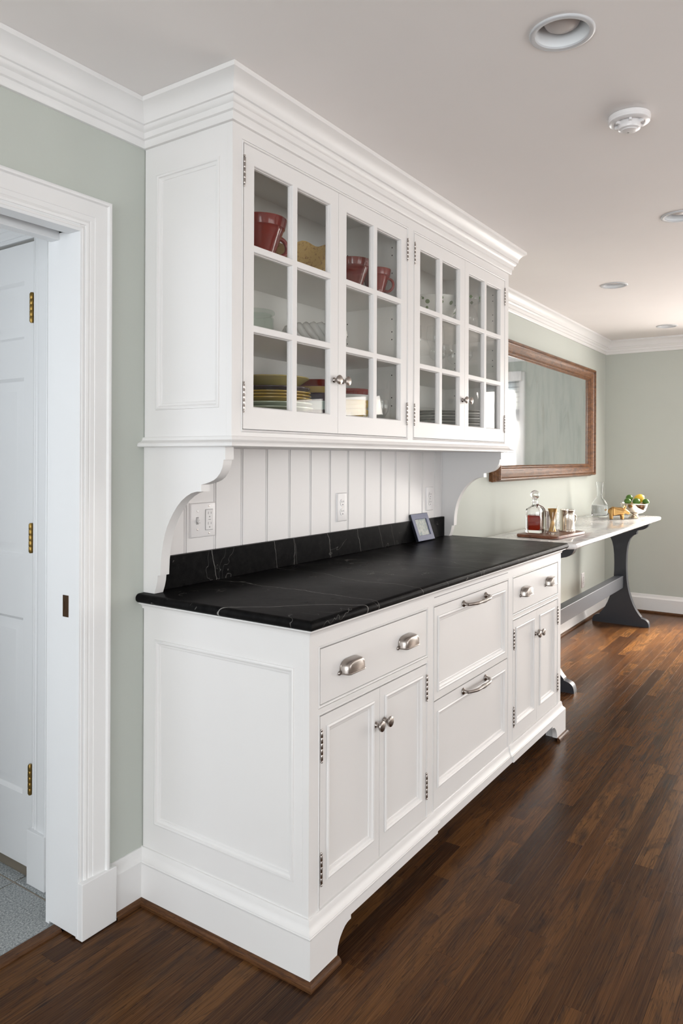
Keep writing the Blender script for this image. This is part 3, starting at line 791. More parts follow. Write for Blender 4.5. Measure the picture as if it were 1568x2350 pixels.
# ================================================================== WALL CABINET (hutch)
wc = root('upper_cabinet', (L_ / 2, -.18, 1.36), 'tall white wall-hung cabinet with four glazed doors above the black counter', 'cabinet')
mb = MB().box((.0085, -DU + .019, 1.384), (.022, -.002, 2.30)).box((L_ - .02, -DU + .0195, 1.384), (L_, -.002, 2.30)).box((.996, -DU + .02, 1.41), (1.018, -.015, 2.258))
mb.box((.004, -DU + .02, 1.3745), (L_ - .004, -.002, 1.384)).box((.02, -DU + .02, 1.396), (L_ - .02, -.002, 1.412))
build('carcass', mb, M['interior'], wc)
build('cabinet_top', MB().box((.02, -DU + .02, 2.258), (L_ - .02, -.002, 2.276)), M['interior'], wc)
build('back_panel', MB().box((.02, -.014, 1.384), (L_ - .02, -.002, 2.27)), M['interior'], wc)
for xa, xb in ((.0225, .9955), (1.0185, 2.0045)):
    for z in (1.685, 1.920):
        build('shelf', MB().box((xa, -.318, z), (xb, -.0145, z + .020)), M['interior'], wc, bevel=.001)
pg_ = MB()
for xw, sg in ((2.0044, -1), (.9959, -1), (.0226, 1)):
    for yy in (-.28, -.07):
        for zz in (1.53, 1.562, 1.65, 1.79, 1.82, 1.87, 2.02, 2.05, 2.12, 2.15):
            pg_.lathe([(0, 0), (.0028, 0)], (xw, yy, zz), 8, 'x')
build('peg_holes', pg_, M['darkslot'], wc, kind='stuff')
ur = (.056, 1.469, .305, 2.159)
build('side_frame', MB().holed((.002, 1.374, DU - .0190, 2.30), [ur], fnS, 0, .018), M['cabinet'], wc, bevel=.0012)
mb = MB().ring(ur, PM, fnS)
mb.add([fnS(ur[0] + .018, ur[1] + .018, -.0064), fnS(ur[2] - .018, ur[1] + .018, -.0064), fnS(ur[2] - .018, ur[3] - .018, -.0064), fnS(ur[0] + .018, ur[3] - .018, -.0064)], [(0, 1, 2, 3)])
build('side_panel', mb, M['cabinet'], wc, smooth=30)
UO = [(.046, 1.4045, .984, 2.207), (1.040, 1.4045, 1.976, 2.207)]
bigU = [(a - BD, b - BD, c + BD, d + BD) for a, b, c, d in UO]
mb = MB().holed((0, 1.362, L_, 2.30), bigU, fnU, 0, .019)
for q in bigU: mb.ring(q, BEAD, fnU)
build('face_frame', mb, M['cabinet'], wc, smooth=30)
build('crown_molding', MB().sweep(CPATH, CROWN, [1, 2, 3], False), M['cabinet'], wc, smooth=35)
LP = [(0, 1.386), (.004, 1.385), (.006, 1.381), (.0075, 1.376), (.012, 1.372), (.017, 1.3705), (.019, 1.369), (.0235, 1.367), (.0255, 1.363), (.025, 1.358), (.021, 1.3555), (.0, 1.3555), (0, 1.3615)]
build('bottom_molding', MB().sweep([(0, 0), (0, -DU), (L_, -DU), (L_, 0)], LP, None, True).box((.0, -DU, 1.3557), (L_, -.001, 1.374)), M['cabinet'], wc, smooth=30)
# brackets
BR = [(.0, 1.3555), (.332, 1.3555), (.332, 1.320), (.3255, 1.320), (.324, 1.308), (.321, 1.297), (.313, 1.283), (.301, 1.270), (.288, 1.262), (.273, 1.2565), (.255, 1.2515), (.240, 1.2485), (.240, 1.229),
      (.222, 1.2285), (.200, 1.223), (.180, 1.213), (.161, 1.200), (.143, 1.183), (.127, 1.163), (.113, 1.142), (.101, 1.120), (.092, 1.097), (.085, 1.072), (.080, 1.048), (.0765, 1.020), (.0742, .976),
      (.0625, .975), (.0605, .957), (.056, .940), (.048, .9195), (.0, .9195)]
for x0 in (.0, L_ - .034):
    build('bracket', MB().prism(BR, lambda u, v, h: (h, -u - .0005, v), x0, x0 + .034), M['cabinet'], wc, smooth=24)
# glazed doors
UD = [(.048, .5155, .091, .472, .492, 'L'), (.517, .982, .563, .939, .543, 'R'), (1.042, 1.5085, 1.089, 1.462, 1.485, 'L'), (1.510, 1.974, 1.552, 1.926, 1.533, 'R')]
ZR = [1.467, 1.6925, 1.9205, 2.157]
ST = [(0, 0), (.003, -.0015), (.006, -.005), (.0065, -.0085), (.0095, -.0095), (.0105, -.012), (.0105, -.0185)]
for x0, x1, g0, g1, kx, side in UD:
    xm = (g0 + g1) / 2; mw = .0105
    cols = [(g0, xm - mw), (xm + mw, g1)]
    rws = [(ZR[0], ZR[1] - .008), (ZR[1] + .008, ZR[2] - .008), (ZR[2] + .008, ZR[3])]
    holes = [(a, z0, b, z1) for a, b in cols for z0, z1 in rws]
    mb = MB().holed((x0, 1.4065, x1, 2.205), holes, fnU, -.0005, .0225)
    mb.ring((x0, 1.4065, x1, 2.205), [(0, -.0205), (.04, -.0205)], fnU)
    for q in holes:
        # moulded sticking slopes from the muntin face back to the glass
        mb.ring((q[0] - .0, q[1], q[2], q[3]), [(0, -.0005)] + [(i * .42, h) for i, h in ST[1:]], fnU)
    dd = build('door', mb, M['cabinet'], wc, smooth=30)
    for q in holes:
        build('pane', MB().box((q[0] + .003, -DU + .0160, q[1] + .003), (q[2] - .003, -DU + .0185, q[3] - .003)), M['pane'], dd)
    build('knob', knob_mb(kx, 1.582, -DU), M['nickel'], dd, smooth=35, label='round satin nickel knob')
    hx = x0 - .001 if side == 'L' else x1 + .001
    for z0, z1 in ((1.459, 1.532), (2.091, 2.165)): add_hinge(dd, hx, z0, z1, -DU)
# ---- beadboard between the brackets
bb = root('beadboard', (1.0, -.004, 1.0195), 'white vertical beadboard panelling between counter and wall cabinet', 'panelling')
xs = [.034, .168] + [.3015 + .1337 * i for i in range(13)]
xs = [x for x in xs if x < 1.98] + [1.9915]
for a, b in zip(xs[:-1], xs[1:]):
    pr_ = [(a + .0004, 0), (a + .0004, -.0030), (a + .0020, -.0072), (b - .0115, -.0072), (b - .0105, -.0040), (b - .0095, -.0040), (b - .0078, -.0072), (b - .0048, -.0078), (b - .0022, -.0066), (b - .0006, -.0030), (b - .0004, 0)]
    build('board', MB().prism([(x, y - .0005) for x, y in pr_], lambda u, v, h: (u, v, h), 1.0200, 1.3554), M['bead'], bb, smooth=30)

# ---- switch and outlet plates
def plate(rect, h0):
    mb = MB().ring(rect, [(0, h0), (.0006, h0 + .003), (.003, h0 + .0055), (.005, h0 + .006)], fnW)
    q = rect; i = .005
    mb.add([fnW(q[0] + i, q[1] + i, h0 + .006), fnW(q[2] - i, q[1] + i, h0 + .006), fnW(q[2] - i, q[3] - i, h0 + .006), fnW(q[0] + i, q[3] - i, h0 + .006)], [(0, 1, 2, 3)])
    return mb
def slots(mb, xc, zc, h):
    for dx, hh in ((-.0065, .0085), (.0065, .007)): mb.box((xc + dx - .0011, -h - .0004, zc - hh / 2 + .004), (xc + dx + .0011, -h, zc + hh / 2 + .004))
    mb.lathe([(0, 0), (.0026, 0), (.0026, .0004), (0, .0004)], (xc, -h, zc - .0085), 10, 'y')
def duplex(xc, zc, h0, label):
    o = root('power_outlet', (xc, -h0, zc), label, 'outlet', 'duplex outlets')
    build('wall_plate', plate((xc - .0375, zc - .060, xc + .0375, zc + .060), h0), M['plastic'], o, smooth=40)
    for dz in (-.0195, .0195):
        f = build('receptacle', MB().prism([(xc + .0165 * max(-.95, min(.95, math.cos(a))), zc + dz + .0145 * max(-.97, min(.97, 1.08 * math.sin(a)))) for a in [2 * PI * i / 20 for i in range(20)]], fnW, h0 + .0055, h0 + .0085), M['plastic'], o)
        s = MB(); slots(s, xc, zc + dz, h0 + .0085); build('slot', s, M['darkslot'], f)
    build('screw', MB().lathe([(0, 0), (.003, 0), (.0028, .001), (0, .0012)], (xc, -h0 - .006, zc), 10, 'y'), M['hinge'], o)
    return o
duplex(1.0475, 1.119, .0075, 'white duplex outlet midway along the beadboard')
duplex(1.842, 1.119, .0075, 'white duplex outlet on the beadboard beside the picture frame')
duplex(4.573, .33, .0, 'white duplex outlet low on the wall under the marble table')
sw = root('switch_plate', (.238, -.0075, 1.121), 'white double plate with toggle switch and square outlet beside the near bracket', 'switch')
build('wall_plate', plate((.180, 1.0645, .2965, 1.178), .0075), M['plastic'], sw, smooth=40)
tg = build('toggle_frame', MB().holed((.2055, 1.108, .2155, 1.132), [], fnW, .0145, .002), mat('toggle_gap', (.35, .34, .34), .5), sw)
build('toggle', MB().prism([(.0135, 1.117), (.0135, 1.129), (.024, 1.121), (.0255, 1.115), (.023, 1.112)], lambda u, v, h: (h, -u, v), .207, .214), M['plastic'], sw, bevel=.0008)
gf = build('receptacle', MB().box((.2470, -.0165, 1.088), (.2800, -.013, 1.154)), M['plastic'], sw, bevel=.001)
s = MB().ring((.2455, 1.0865, .2815, 1.1555), [(0, .0137), (.0015, .0139)], fnW)
slots(s, .2635, 1.139, .0165); slots(s, .2635, 1.105, .0165); s.box((.258, -.0168, 1.120), (.269, -.0165, 1.122))
build('slot', s, bpy.data.materials['toggle_gap'], gf)
for x, z in ((.2105, 1.151), (.2105, 1.0915), (.2635, 1.1655), (.2635, 1.0765)):
    build('screw', MB().lathe([(0, 0), (.003, 0), (.0028, .001), (0, .0012)], (x, -.0135, z), 10, 'y'), M['hinge'], sw)

# ================================================================== PICTURE FRAME on the counter
pf = root('picture_frame', (1.717, -.062, .9190), 'small blue-black picture frame leaning on the upstand of the black counter', 'picture frame')
ang = math.atan2(.046, .128); hgt = .135; wdt = .171
def fnP(u, v, h):
    return (1.6315 + u, -.0625 + v * math.sin(ang) - h * math.cos(ang) + .0, .9236 + v * math.cos(ang) + h * math.sin(ang) + .0)
fr = (0, 0, wdt, hgt)
build('frame', MB().ring(fr, [(0, -.012), (0, 0), (.001, .001), (.026, .001), (.027, -.001), (.027, -.006)], fnP), M['framefront'], pf)
build('frame_edge', MB().ring(fr, [(-.0006, -.013), (-.0006, -.0005)], fnP).add([fnP(-.0006, -.0006, -.013), fnP(wdt + .0006, -.0006, -.013), fnP(wdt + .0006, hgt + .0006, -.013), fnP(-.0006, hgt + .0006, -.013)], [(0, 1, 2, 3)]), M['black'], pf)
build('print', MB().add([fnP(.026, .026, -.005), fnP(wdt - .026, .026, -.005), fnP(wdt - .026, hgt - .026, -.005), fnP(.026, hgt - .026, -.005)], [(0, 1, 2, 3)]), M['print'], pf)
a0, a1 = Vector(fnP(.07, hgt * .75, -.013)), Vector((1.6315 + .075, -.030, .9192))
build('easel_back', MB().add([(a0.x, a0.y, a0.z), (a0.x + .03, a0.y, a0.z), (1.7365, -.0285, .9192), (1.7015, -.0285, .9192), (a0.x, a0.y + .002, a0.z), (a0.x + .03, a0.y + .002, a0.z), (1.7365, -.0255, .9192), (1.7015, -.0255, .9192)], [(0, 1, 2, 3), (4, 5, 6, 7), (0, 1, 5, 4), (1, 2, 6, 5), (2, 3, 7, 6), (3, 0, 4, 7)]), M['black'], pf)

# ================================================================== WALL MIRROR
mi = root('wall_mirror', (3.67, 0, 1.19), 'large old mirror in a brown wooden frame hung above the marble table', 'mirror')
mr = (2.630, 1.186, 4.702, 2.058)
MP = [(0, .001), (0, .012), (-.004, .018), (-.004, .026), (.001, .030), (.001, .040), (.004, .046), (.004, .056), (.006, .066), (.011, .072), (.017, .071), (.022, .066), (.024, .060), (.032, .055), (.052, .050), (.066, .046), (.068, .049),
      (.073, .049), (.076, .044), (.081, .040), (.083, .042), (.087, .041), (.092, .034), (.096, .032), (.096, .026)]
build('frame', MB().ring(mr, MP, fnW), M['mirrorwood'], mi, smooth=35)
build('mirror_glass', MB().box((mr[0] + .09, -.0285, mr[1] + .09), (mr[2] - .09, -.025, mr[3] - .09)), M['mirror'], mi)
build('back_board', MB().box((mr[0] + .01, -.024, mr[1] + .01), (mr[2] - .01, -.001, mr[3] - .01)), M['cord'], mi)

# ================================================================== CONSOLE TABLE
tb = root('console_table', (3.63, -.29, 0), 'long console table with white marble top on charcoal trestle legs', 'table')
tx0, tx1, ty0, ty1, tz0, tz1, cr = 2.43, 4.77, -.568, -.035, .838, .868, .05
outline = arc((tx0 + cr, ty0 + cr), cr, 180, 270, 6) + arc((tx1 - cr, ty0 + cr), cr, 270, 360, 6) + arc((tx1 - .012, ty1 - .012), .012, 0, 90, 3) + arc((tx0 + .012, ty1 - .012), .012, 90, 180, 3)
mb = MB(); cxm, cym = (tx0 + tx1) / 2, (ty0 + ty1) / 2
rings = []
for ins, z in ((.010, tz0), (.003, tz0 + .003), (0, tz0 + .009), (0, tz1 - .009), (.003, tz1 - .003), (.010, tz1)):
    rings.append([(cxm + (x - cxm) * (1 - 2 * ins / (tx1 - tx0)), cym + (y - cym) * (1 - 2 * ins / (ty1 - ty0)), z) for x, y in outline])
n = len(outline)
mb.add([p for q in rings for p in q], [(j * n + i, j * n + (i + 1) % n, (j + 1) * n + (i + 1) % n, (j + 1) * n + i) for j in range(5) for i in range(n)] + [tuple(range(n))[::-1], tuple(range(5 * n, 6 * n))])
build('marble_top', mb, M['marble'], tb, smooth=50)
HALF = [(.2175, 0), (.2170, .012), (.215, .026), (.209, .041), (.200, .051), (.188, .058), (.172, .063), (.160, .066), (.158, .076), (.148, .086), (.136, .102), (.116, .132), (.098, .168), (.082, .210), (.068, .256), (.058, .300), (.050, .360), (.046, .430), (.045, .490),
        (.047, .560), (.053, .620), (.062, .660), (.076, .692), (.096, .715), (.122, .7275), (.124, .746), (.130, .758), (.150, .7615), (.172, .767), (.192, .777), (.206, .791), (.214, .808), (.2175, .826), (.2175, .8378)]
TC = -.284
tp = [(TC - a, z) for a, z in HALF] + [(TC + a, z) for a, z in reversed(HALF)]
for x0, x1 in ((2.66, 2.712), (4.615, 4.667)):
    build('trestle', MB().prism(tp, lambda u, v, h: (h, u, v), x0, x1), M['charcoal'], tb, smooth=28)
build('stretcher', MB().box((2.712, -.312, .296), (4.615, -.250, .392)), M['charcoal'], tb, bevel=.003)

# ---- tray and what stands on it
trz = math.radians(-5.0)
ty = root('serving_tray', (2.803, -.318, .8682), 'brown wooden serving board under the decanter and cups', 'board', rz=trz)
o_ = []
for (cx_, cy_), a0_ in (((-.18, -.095), 180), ((.20, -.095), 270), ((.20, .095), 0), ((-.18, .095), 90)): o_ += arc((cx_, cy_), .032, a0_, a0_ + 90, 5)
n = len(o_); vs = []
for sc, z in ((.97, 0), (1, .004), (1, .013), (.985, .018)): vs += [(x * sc, y * sc, z) for x, y in o_]
build('board', MB().add(vs, [(j * n + i, j * n + (i + 1) % n, (j + 1) * n + (i + 1) % n, (j + 1) * n + i) for j in range(3) for i in range(n)] + [tuple(range(n))[::-1], tuple(range(3 * n, 4 * n))]), M['board'], ty, local=True, smooth=40)
TT = .8866
# decanter
dc = root('decanter', (2.742, -.243, TT), 'square glass decanter of amber liquor with round stopper, on the wooden board', 'decanter', rz=math.radians(8))
def sq(s, z, rad=.010, n=4):
    pts = []
    for (qx, qy), a0_ in (((1, 1), 0), ((-1, 1), 90), ((-1, -1), 180), ((1, -1), 270)):
        pts += [(x, y, z) for x, y in arc((qx * (s - rad), qy * (s - rad)), rad, a0_, a0_ + 90, n)]
    return pts
def loft(mb, rows_, cap0=True, cap1=True):
    n = len(rows_[0]); vs = [p for r_ in rows_ for p in r_]
    fs = [(j * n + i, j * n + (i + 1) % n, (j + 1) * n + (i + 1) % n, (j + 1) * n + i) for j in range(len(rows_) - 1) for i in range(n)]
    if cap0: fs.append(tuple(range(n))[::-1])
    if cap1: fs.append(tuple(range((len(rows_) - 1) * n, len(rows_) * n)))
    mb.add(vs, fs); return mb
def rnd(r, z, n=20): return [(r * math.cos(2 * PI * (i + .0) / n + PI * 0), r * math.sin(2 * PI * i / n), z) for i in range(n)]
outer = [sq(.044, 0), sq(.0465, .003), sq(.0465, .128), sq(.0440, .140), sq(.034, .150, .02), sq(.021, .158, .0205), sq(.0150, .165, .0149), sq(.0145, .178, .0144), sq(.019, .181, .0189), sq(.019, .185, .0189)]
inner = [sq(.0115, .185, .0114), sq(.0115, .165, .0114), sq(.018, .154, .0175), sq(.032, .145, .02), sq(.0385, .134), sq(.0395, .120), sq(.0395, .026, .012), sq(.036, .018, .014)]
build('bottle', loft(MB(), outer + inner), M['crystal'], dc, local=True, smooth=45)
build('liquor', loft(MB(), [sq(.0355, .0185, .014), sq(.0390, .0265, .012), sq(.0390, .104, .012)]), M['liquor'], dc, local=True, smooth=45, label='amber red liquor')
build('stopper', MB().lathe([(0, .168), (.009, .168), (.0105, .186), (.012, .190), (.010, .195), (.013, .199), (.021, .206), (.0255, .216), (.0265, .225), (.024, .236), (.017, .245), (.008, .2495), (0, .2505)], (0, 0, 0), 20), M['crystal'], dc, local=True, smooth=60)
cordpts = [(-.046, -.020, .150), (-.034, -.022, .160), (-.022, -.016, .170), (-.010, -.0185, .171), (.004, -.0195, .167), (.016, -.024, .160), (.030, -.040, .150), (.042, -.0485, .136), (.050, -.0495, .120), (.058, -.050, .104), (.064, -.050, .092)]
build('neck_cord', MB().tube(cordpts, .0022, 6).tube([(a + .004, b - .001, c + .001) for a, b, c in cordpts[5:]], .0018, 6).lathe([(0, -.006), (.005, -.003), (.005, .003), (0, .006)], (-.030, -.022, .163), 8), M['cord'], dc, local=True, smooth=50, label='brown leather cord')
# silver cups and glass
def cup(name, loc, prof, label, cat, group=None, material='silver'):
    o = root(name, loc, label, cat, group)
    return o, build('cup_body', MB().lathe(prof, (0, 0, 0), 28), M[material], o, local=True, smooth=35)
JUL = [(0, .0), (.0290, 0), (.0300, .004), (.0295, .008), (.0330, .070), (.0360, .118), (.0375, .121), (.0372, .124), (.0350, .123), (.0340, .110), (.0300, .020), (0, .012)]
cup('julep_cup', (2.868, -.292, TT), JUL, 'silver beaker standing between the decanter and the tankard', 'cup')
mg, _b = cup('tankard', (2.960, -.368, TT), [(0, 0), (.0470, 0), (.0475, .004), (.0450, .009), (.0430, .014), (.0425, .060), (.0415, .062), (.0415, .110), (.0425, .120), (.0440, .126), (.0435, .129), (.0405, .128), (.0395, .118), (.0400, .020), (0, .012)],
           'silver tankard with a side handle at the right end of the board', 'cup')
hp = [(.040 + .030 * math.sin(PI * t), 0, .105 - .080 * t + .012 * math.sin(PI * t)) for t in [i / 12 for i in range(13)]]
ha = math.radians(-30)
build('handle', MB().tube([(x * math.cos(ha), x * math.sin(ha), z) for x, y, z in hp], .0042, 8), M['silver'], mg, local=True, smooth=50)
gl = root('mixing_glass', (2.735, -.349, TT), 'clear straight-sided glass holding bar tools in front of the silver beaker', 'glass')
build('glass_body', MB().lathe([(0, 0), (.0340, 0), (.0355, .003), (.0365, .10), (.0370, .128), (.0360, .1290), (.0350, .128), (.0345, .10), (.0335, .016), (0, .014)], (0, 0, 0), 28), M['glassware'], gl, local=True, smooth=40)
jg = root('jigger', (2.733, -.351, TT + .0145), 'gold jigger inside the clear straight-sided glass', 'jigger')
build('cup_body', MB().lathe([(0, .0), (.022, 0), (.022, .002), (.0195, .008), (.007, .058), (.0075, .064), (.024, .122), (.0265, .132), (.0255, .1325), (.021, .118), (0, .075)], (0, 0, 0), 22), M['gold'], jg, local=True, smooth=35)
sp = root('bar_spoon', (2.735, -.349, TT + .015), 'slim silver bar spoon slanting in the clear straight-sided glass', 'spoon')
build('spoon', MB().tube([(-.022, -.013, .004), (-.010, -.016, .040), (.008, -.022, .088), (.021, -.022, .130), (.026, -.022, .146)], [.0035, .002, .0018, .0018, .0028], 8), M['silver'], sp, local=True, smooth=50)
# ---- far end of the marble: carafe, pig, fruit bowl
TM = .8684
cf = root('carafe', (4.362, -.190, TM), 'clear glass carafe half full of water on the far end of the marble', 'carafe')
CO = [(0, 0), (.050, .0), (.058, .004), (.061, .014), (.0640, .050), (.0645, .075), (.060, .104), (.050, .128), (.034, .145), (.0235, .156), (.0205, .168), (.0225, .200), (.0265, .245), (.0290, .268), (.0320, .275)]
CI = [(.0300, .2745), (.0265, .262), (.0240, .240), (.0200, .200), (.0180, .168), (.0215, .153), (.032, .1415), (.048, .1255), (.058, .103), (.0622, .075), (.0618, .050), (.0590, .022), (.050, .014), (0, .013)]
build('carafe_body', MB().lathe(CO + CI, (0, 0, 0), 32), M['carafeglass'], cf, local=True, smooth=50)
build('water', MB().lathe([(0, .0135), (.0495, .0145), (.0585, .0225), (.0613, .050), (.0616, .075), (.0592, .094), (0, .094)], (0, 0, 0), 32), M['water'], cf, local=True, smooth=50)
# footed bowl
fb = root('fruit_bowl', (4.445, -.428, TM), 'polished silver footed bowl of limes and a lemon at the far end of the marble', 'bowl')
build('bowl', MB().lathe([(0, .034), (.030, .034), (.060, .042), (.084, .060), (.096, .086), (.099, .108), (.108, .114), (.109, .1165), (.098, .117), (.093, .106), (.088, .084), (.076, .062), (.052, .046), (0, .040)], (0, 0, 0), 36), M['silver'], fb, local=True, smooth=40)
build('foot', MB().lathe([(0, 0), (.044, 0), (.046, .003), (.044, .006), (.034, .012), (.027, .022), (.026, .030), (.032, .037), (0, .037)], (0, 0, 0), 30), M['silver'], fb, local=True, smooth=40)
def citrus(name, loc, r, el, rot, material, label, group=None):
    o = root(name, loc, label, name, group)
    prof = []
    for i in range(13):
        a = PI * i / 12; t = -math.cos(a); rr_ = r * math.sin(a); z = t * r * el
        if i in (0, 12): rr_ = 0
        if i in (1, 11): rr_ = r * .24; z = math.copysign(r * el * .97, t)
        prof.append((rr_, z + (math.copysign(r * .12, t) if i in (0, 12) else 0)))
    b = build('peel', MB().lathe(prof, (0, 0, 0), 18), material, o, local=True, smooth=60)
    b.rotation_euler = rot
    return o
lz = TM + .117
fc = (4.445, -.428)
def rel(px_right, toward, z):     # offset inside the bowl: to the picture's right, towards the camera
    return (fc[0] + RT.x * px_right - FW.x * toward, fc[1] + RT.y * px_right - FW.y * toward, lz + z)
citrus('lime', rel(-.062, .026, .012), .026, 1.12, (0, 1.4, .5), M['lime'], 'dark green lime at the left side of the silver bowl', 'limes in the silver bowl')
citrus('lime', rel(-.004, .050, .012), .0265, 1.1, (1.2, 0, .9), M['lime'], 'bright green lime in the front middle of the silver bowl', 'limes in the silver bowl')
citrus('lime', rel(-.031, -.020, .037), .0255, 1.1, (.3, 1.3, 0), M['lime'], 'dark lime resting on top behind the two front limes', 'limes in the silver bowl')
citrus('lime', rel(.068, .050, .010), .024, 1.1, (0, 1.2, 1.2), M['lime'], 'lime low at the right rim of the silver bowl', 'limes in the silver bowl')
citrus('lemon', rel(.040, -.010, .030), .034, 1.25, (.2, 1.0, -.9), M['lemon'], 'yellow lemon piled on top of the limes')
# pig figurine
pg = root('pig_figurine', (4.238, -.350, TM), 'small gilded pig figurine standing in front of the silver bowl', 'figurine')
hd = Vector((.42, -.907, 0)).normalized(); lf = Vector((-hd.y, hd.x, 0))
def P(a, b, c): return tuple(hd * a + lf * b + Vector((0, 0, c)))
vs = [(P(0, 0, .066), .034), (P(-.034, 0, .067), .033), (P(-.056, 0, .067), .023), (P(-.068, 0, .067), .009), (P(.030, 0, .067), .033), (P(.054, 0, .068), .026), (P(.072, 0, .060), .018), (P(.086, 0, .054), .0125), (P(.091, 0, .053), .010)]
ed = [(0, 1), (1, 2), (2, 3), (0, 4), (4, 5), (5, 6), (6, 7), (7, 8)]
for base, a in ((1, -.044), (4, .034)):
    for sd in (-1, 1):
        k = len(vs); vs += [(P(a, sd * .020, .046), .015), (P(a + .003, sd * .022, .030), .0115), (P(a + .001, sd * .022, .014), .0090), (P(a + .004, sd * .022, .006), .0095)]
        ed += [(base, k), (k, k + 1), (k + 1, k + 2), (k + 2, k + 3)]
me = bpy.data.meshes.new('body'); me.from_pydata([v[0] for v in vs], ed, [])
po = bpy.data.objects.new('body', me); COL.objects.link(po)
sk = po.modifiers.new('skin', 'SKIN')
for i, v in enumerate(vs):
    me.skin_vertices[0].data[i].radius = (v[1], v[1])
    me.skin_vertices[0].data[i].use_root = (i == 0)
sb = po.modifiers.new('sub', 'SUBSURF'); sb.levels = 3; sb.render_levels = 3
dg = bpy.context.evaluated_depsgraph_get(); dg.update()
nm = bpy.data.meshes.new_from_object(po.evaluated_get(dg)); po.modifiers.clear(); po.data = nm
zmin = min(v.co.z for v in nm.vertices)
for p in nm.polygons: p.use_smooth = True
nm.materials.clear(); nm.materials.append(M['gold'])
po.parent = pg; po.location = (0, 0, -zmin)
for sd in (-1, 1):
    build('ear', MB().add([P(.046, sd * .008, .088), P(.062, sd * .016, .084), P(.060, sd * .030, .108), P(.050, sd * .026, .082)], [(0, 1, 2), (1, 3, 2), (3, 0, 2), (0, 3, 1)]), M['gold'], pg, local=True, smooth=60)
build('tail', MB().tube([P(-.073, 0, .070), P(-.082, .004, .076), P(-.086, .008, .070), P(-.082, .006, .063), P(-.079, 0, .068)], .0026, 6), M['gold'], pg, local=True, smooth=60)

# ================================================================== CEILING FIXTURES
LLAB = ['largest round recessed ceiling light, with its grey bulb showing', 'recessed ceiling light cut off by the right edge of the ceiling', 'recessed ceiling light beyond the end of the wall cabinet, nearest the mirror', 'small recessed ceiling light close to the far wall']
first = None
for i, (x, y) in enumerate(LIGHTS):
    if first is None:
        o = root('ceiling_light', (x, y, ZC), LLAB[i], 'ceiling light', 'recessed ceiling lights')
        build('trim_ring', MB().lathe([(.0775, 0), (.0780, -.0025), (.0765, -.0050), (.0720, -.0060), (.0640, -.0045), (.0630, -.001), (.0635, .004), (.0655, .004), (.0655, 0)], (0, 0, 0), 48, 'z', True), M['chrome'], o, local=True, smooth=50)
        build('reflector', MB().lathe([(.0632, -.001), (.0625, .004), (.0600, .030), (.0560, .060), (.0500, .088), (.0510, .088), (.0570, .060), (.0610, .030), (.0635, .004), (.0640, -.001)], (0, 0, 0), 48, 'z', True), M['baffle'], o, local=True, smooth=60)
        build('can_top', MB().lathe([(0, .0885), (.052, .0885)], (0, 0, 0), 48), M['darkslot'], o, local=True)
        build('bulb', MB().lathe([(0, .007), (.014, .0080), (.029, .0120), (.039, .0185), (.0440, .028), (.0430, .039), (.036, .054), (.028, .0875), (0, .0880)], (0, 0, 0), 40), M['bulb'], o, local=True, smooth=60)
        first = o
    else:
        o = clone(first); place(o, (x, y, ZC), 0, LLAB[i])
sd = root('smoke_detector', (.836, -1.203, ZC), 'white round smoke detector on the ceiling', 'smoke detector')
build('base_ring', MB().lathe([(.058, 0), (.0605, -.002), (.061, -.010), (.0605, -.0115), (.060, -.012), (.0605, -.0130), (.0595, -.0190), (.056, -.0215), (.044, -.0225), (.043, -.019), (.040, -.018), (0, -.018)], (0, 0, 0), 48), M['plastic'], sd, local=True, smooth=40)
build('sensor_dome', MB().lathe([(.0320, -.018), (.0330, -.030), (.0335, -.036), (.0310, -.0405), (.0250, -.0425), (.0235, -.0435), (.0230, -.0450), (.0180, -.0465), (0, -.0470)], (0, 0, 0), 40), M['plastic'], sd, local=True, smooth=40)
for k in range(6):
    a = PI * k / 3 + .3; c_, s_ = math.cos(a), math.sin(a)
    build('vent_rib', MB().prism([(-.0035, 0), (.0035, 0), (.0035, .010), (-.0035, .010)], lambda u, v, h: (c_ * h - s_ * u, s_ * h + c_ * u, -.0185 - v), .031, .044), M['plastic'], sd, local=True)
build('indicator', MB().lathe([(0, -.0470), (.003, -.0470), (.003, -.0476), (0, -.0478)], (.006, .004, 0), 10), mat('indicator_grey', (.3, .3, .3), .3), sd, local=True)

# ================================================================== CROCKERY AND GLASS IN THE WALL CABINET
S1, S2, S0 = 1.7052, 1.9402, 1.4122
def mug(loc, r, h, cname, label, hang=0., group='mugs on the top shelf'):
    o = root('mug', loc, label, 'mug', group)
    build('body', MB().lathe([(0, .0), (r * .50, 0), (r * .52, h * .03), (r * .50, h * .06), (r * .60, h * .25), (r * .74, h * .50), (r * .86, h * .70), (r * .90, h * .76), (r * .93, h * .77), (r * 1.0, h * .97), (r, h), (r * .96, h), (r * .85, h * .72), (r * .66, h * .40), (r * .4, h * .08), (0, h * .06)], (0, 0, 0), 32), CER[cname], o, local=True, smooth=40)
    pts = []
    for i in range(13):
        a = math.radians(100 - 200 * i / 12 + 0); pts.append((r * .74 + r * .42 * max(0, math.cos(a)) + r * .02, 0, h * .42 + h * .24 * math.sin(a)))
    pts[0] = (r * .78, 0, h * .64); pts[-1] = (r * .58, 0, h * .22)
    c_, s_ = math.cos(hang), math.sin(hang)
    build('handle', MB().tube([(x * c_, x * s_, z) for x, _, z in pts], r * .09, 8), CER[cname], o, local=True, smooth=60)
    return o
mug((.258, -.235, S2), .083, .126, 'dark red', 'large red mug with handle behind the first pane of the top shelf', math.radians(-20))
mug((.762, -.245, S2), .070, .110, 'brown red', 'brownish red cup on the top shelf, at the left in the second door', math.radians(60))
mug((.868, -.135, S2), .058, .100, 'plum', 'dark plum cup on the top shelf behind the two red ones', math.radians(20))
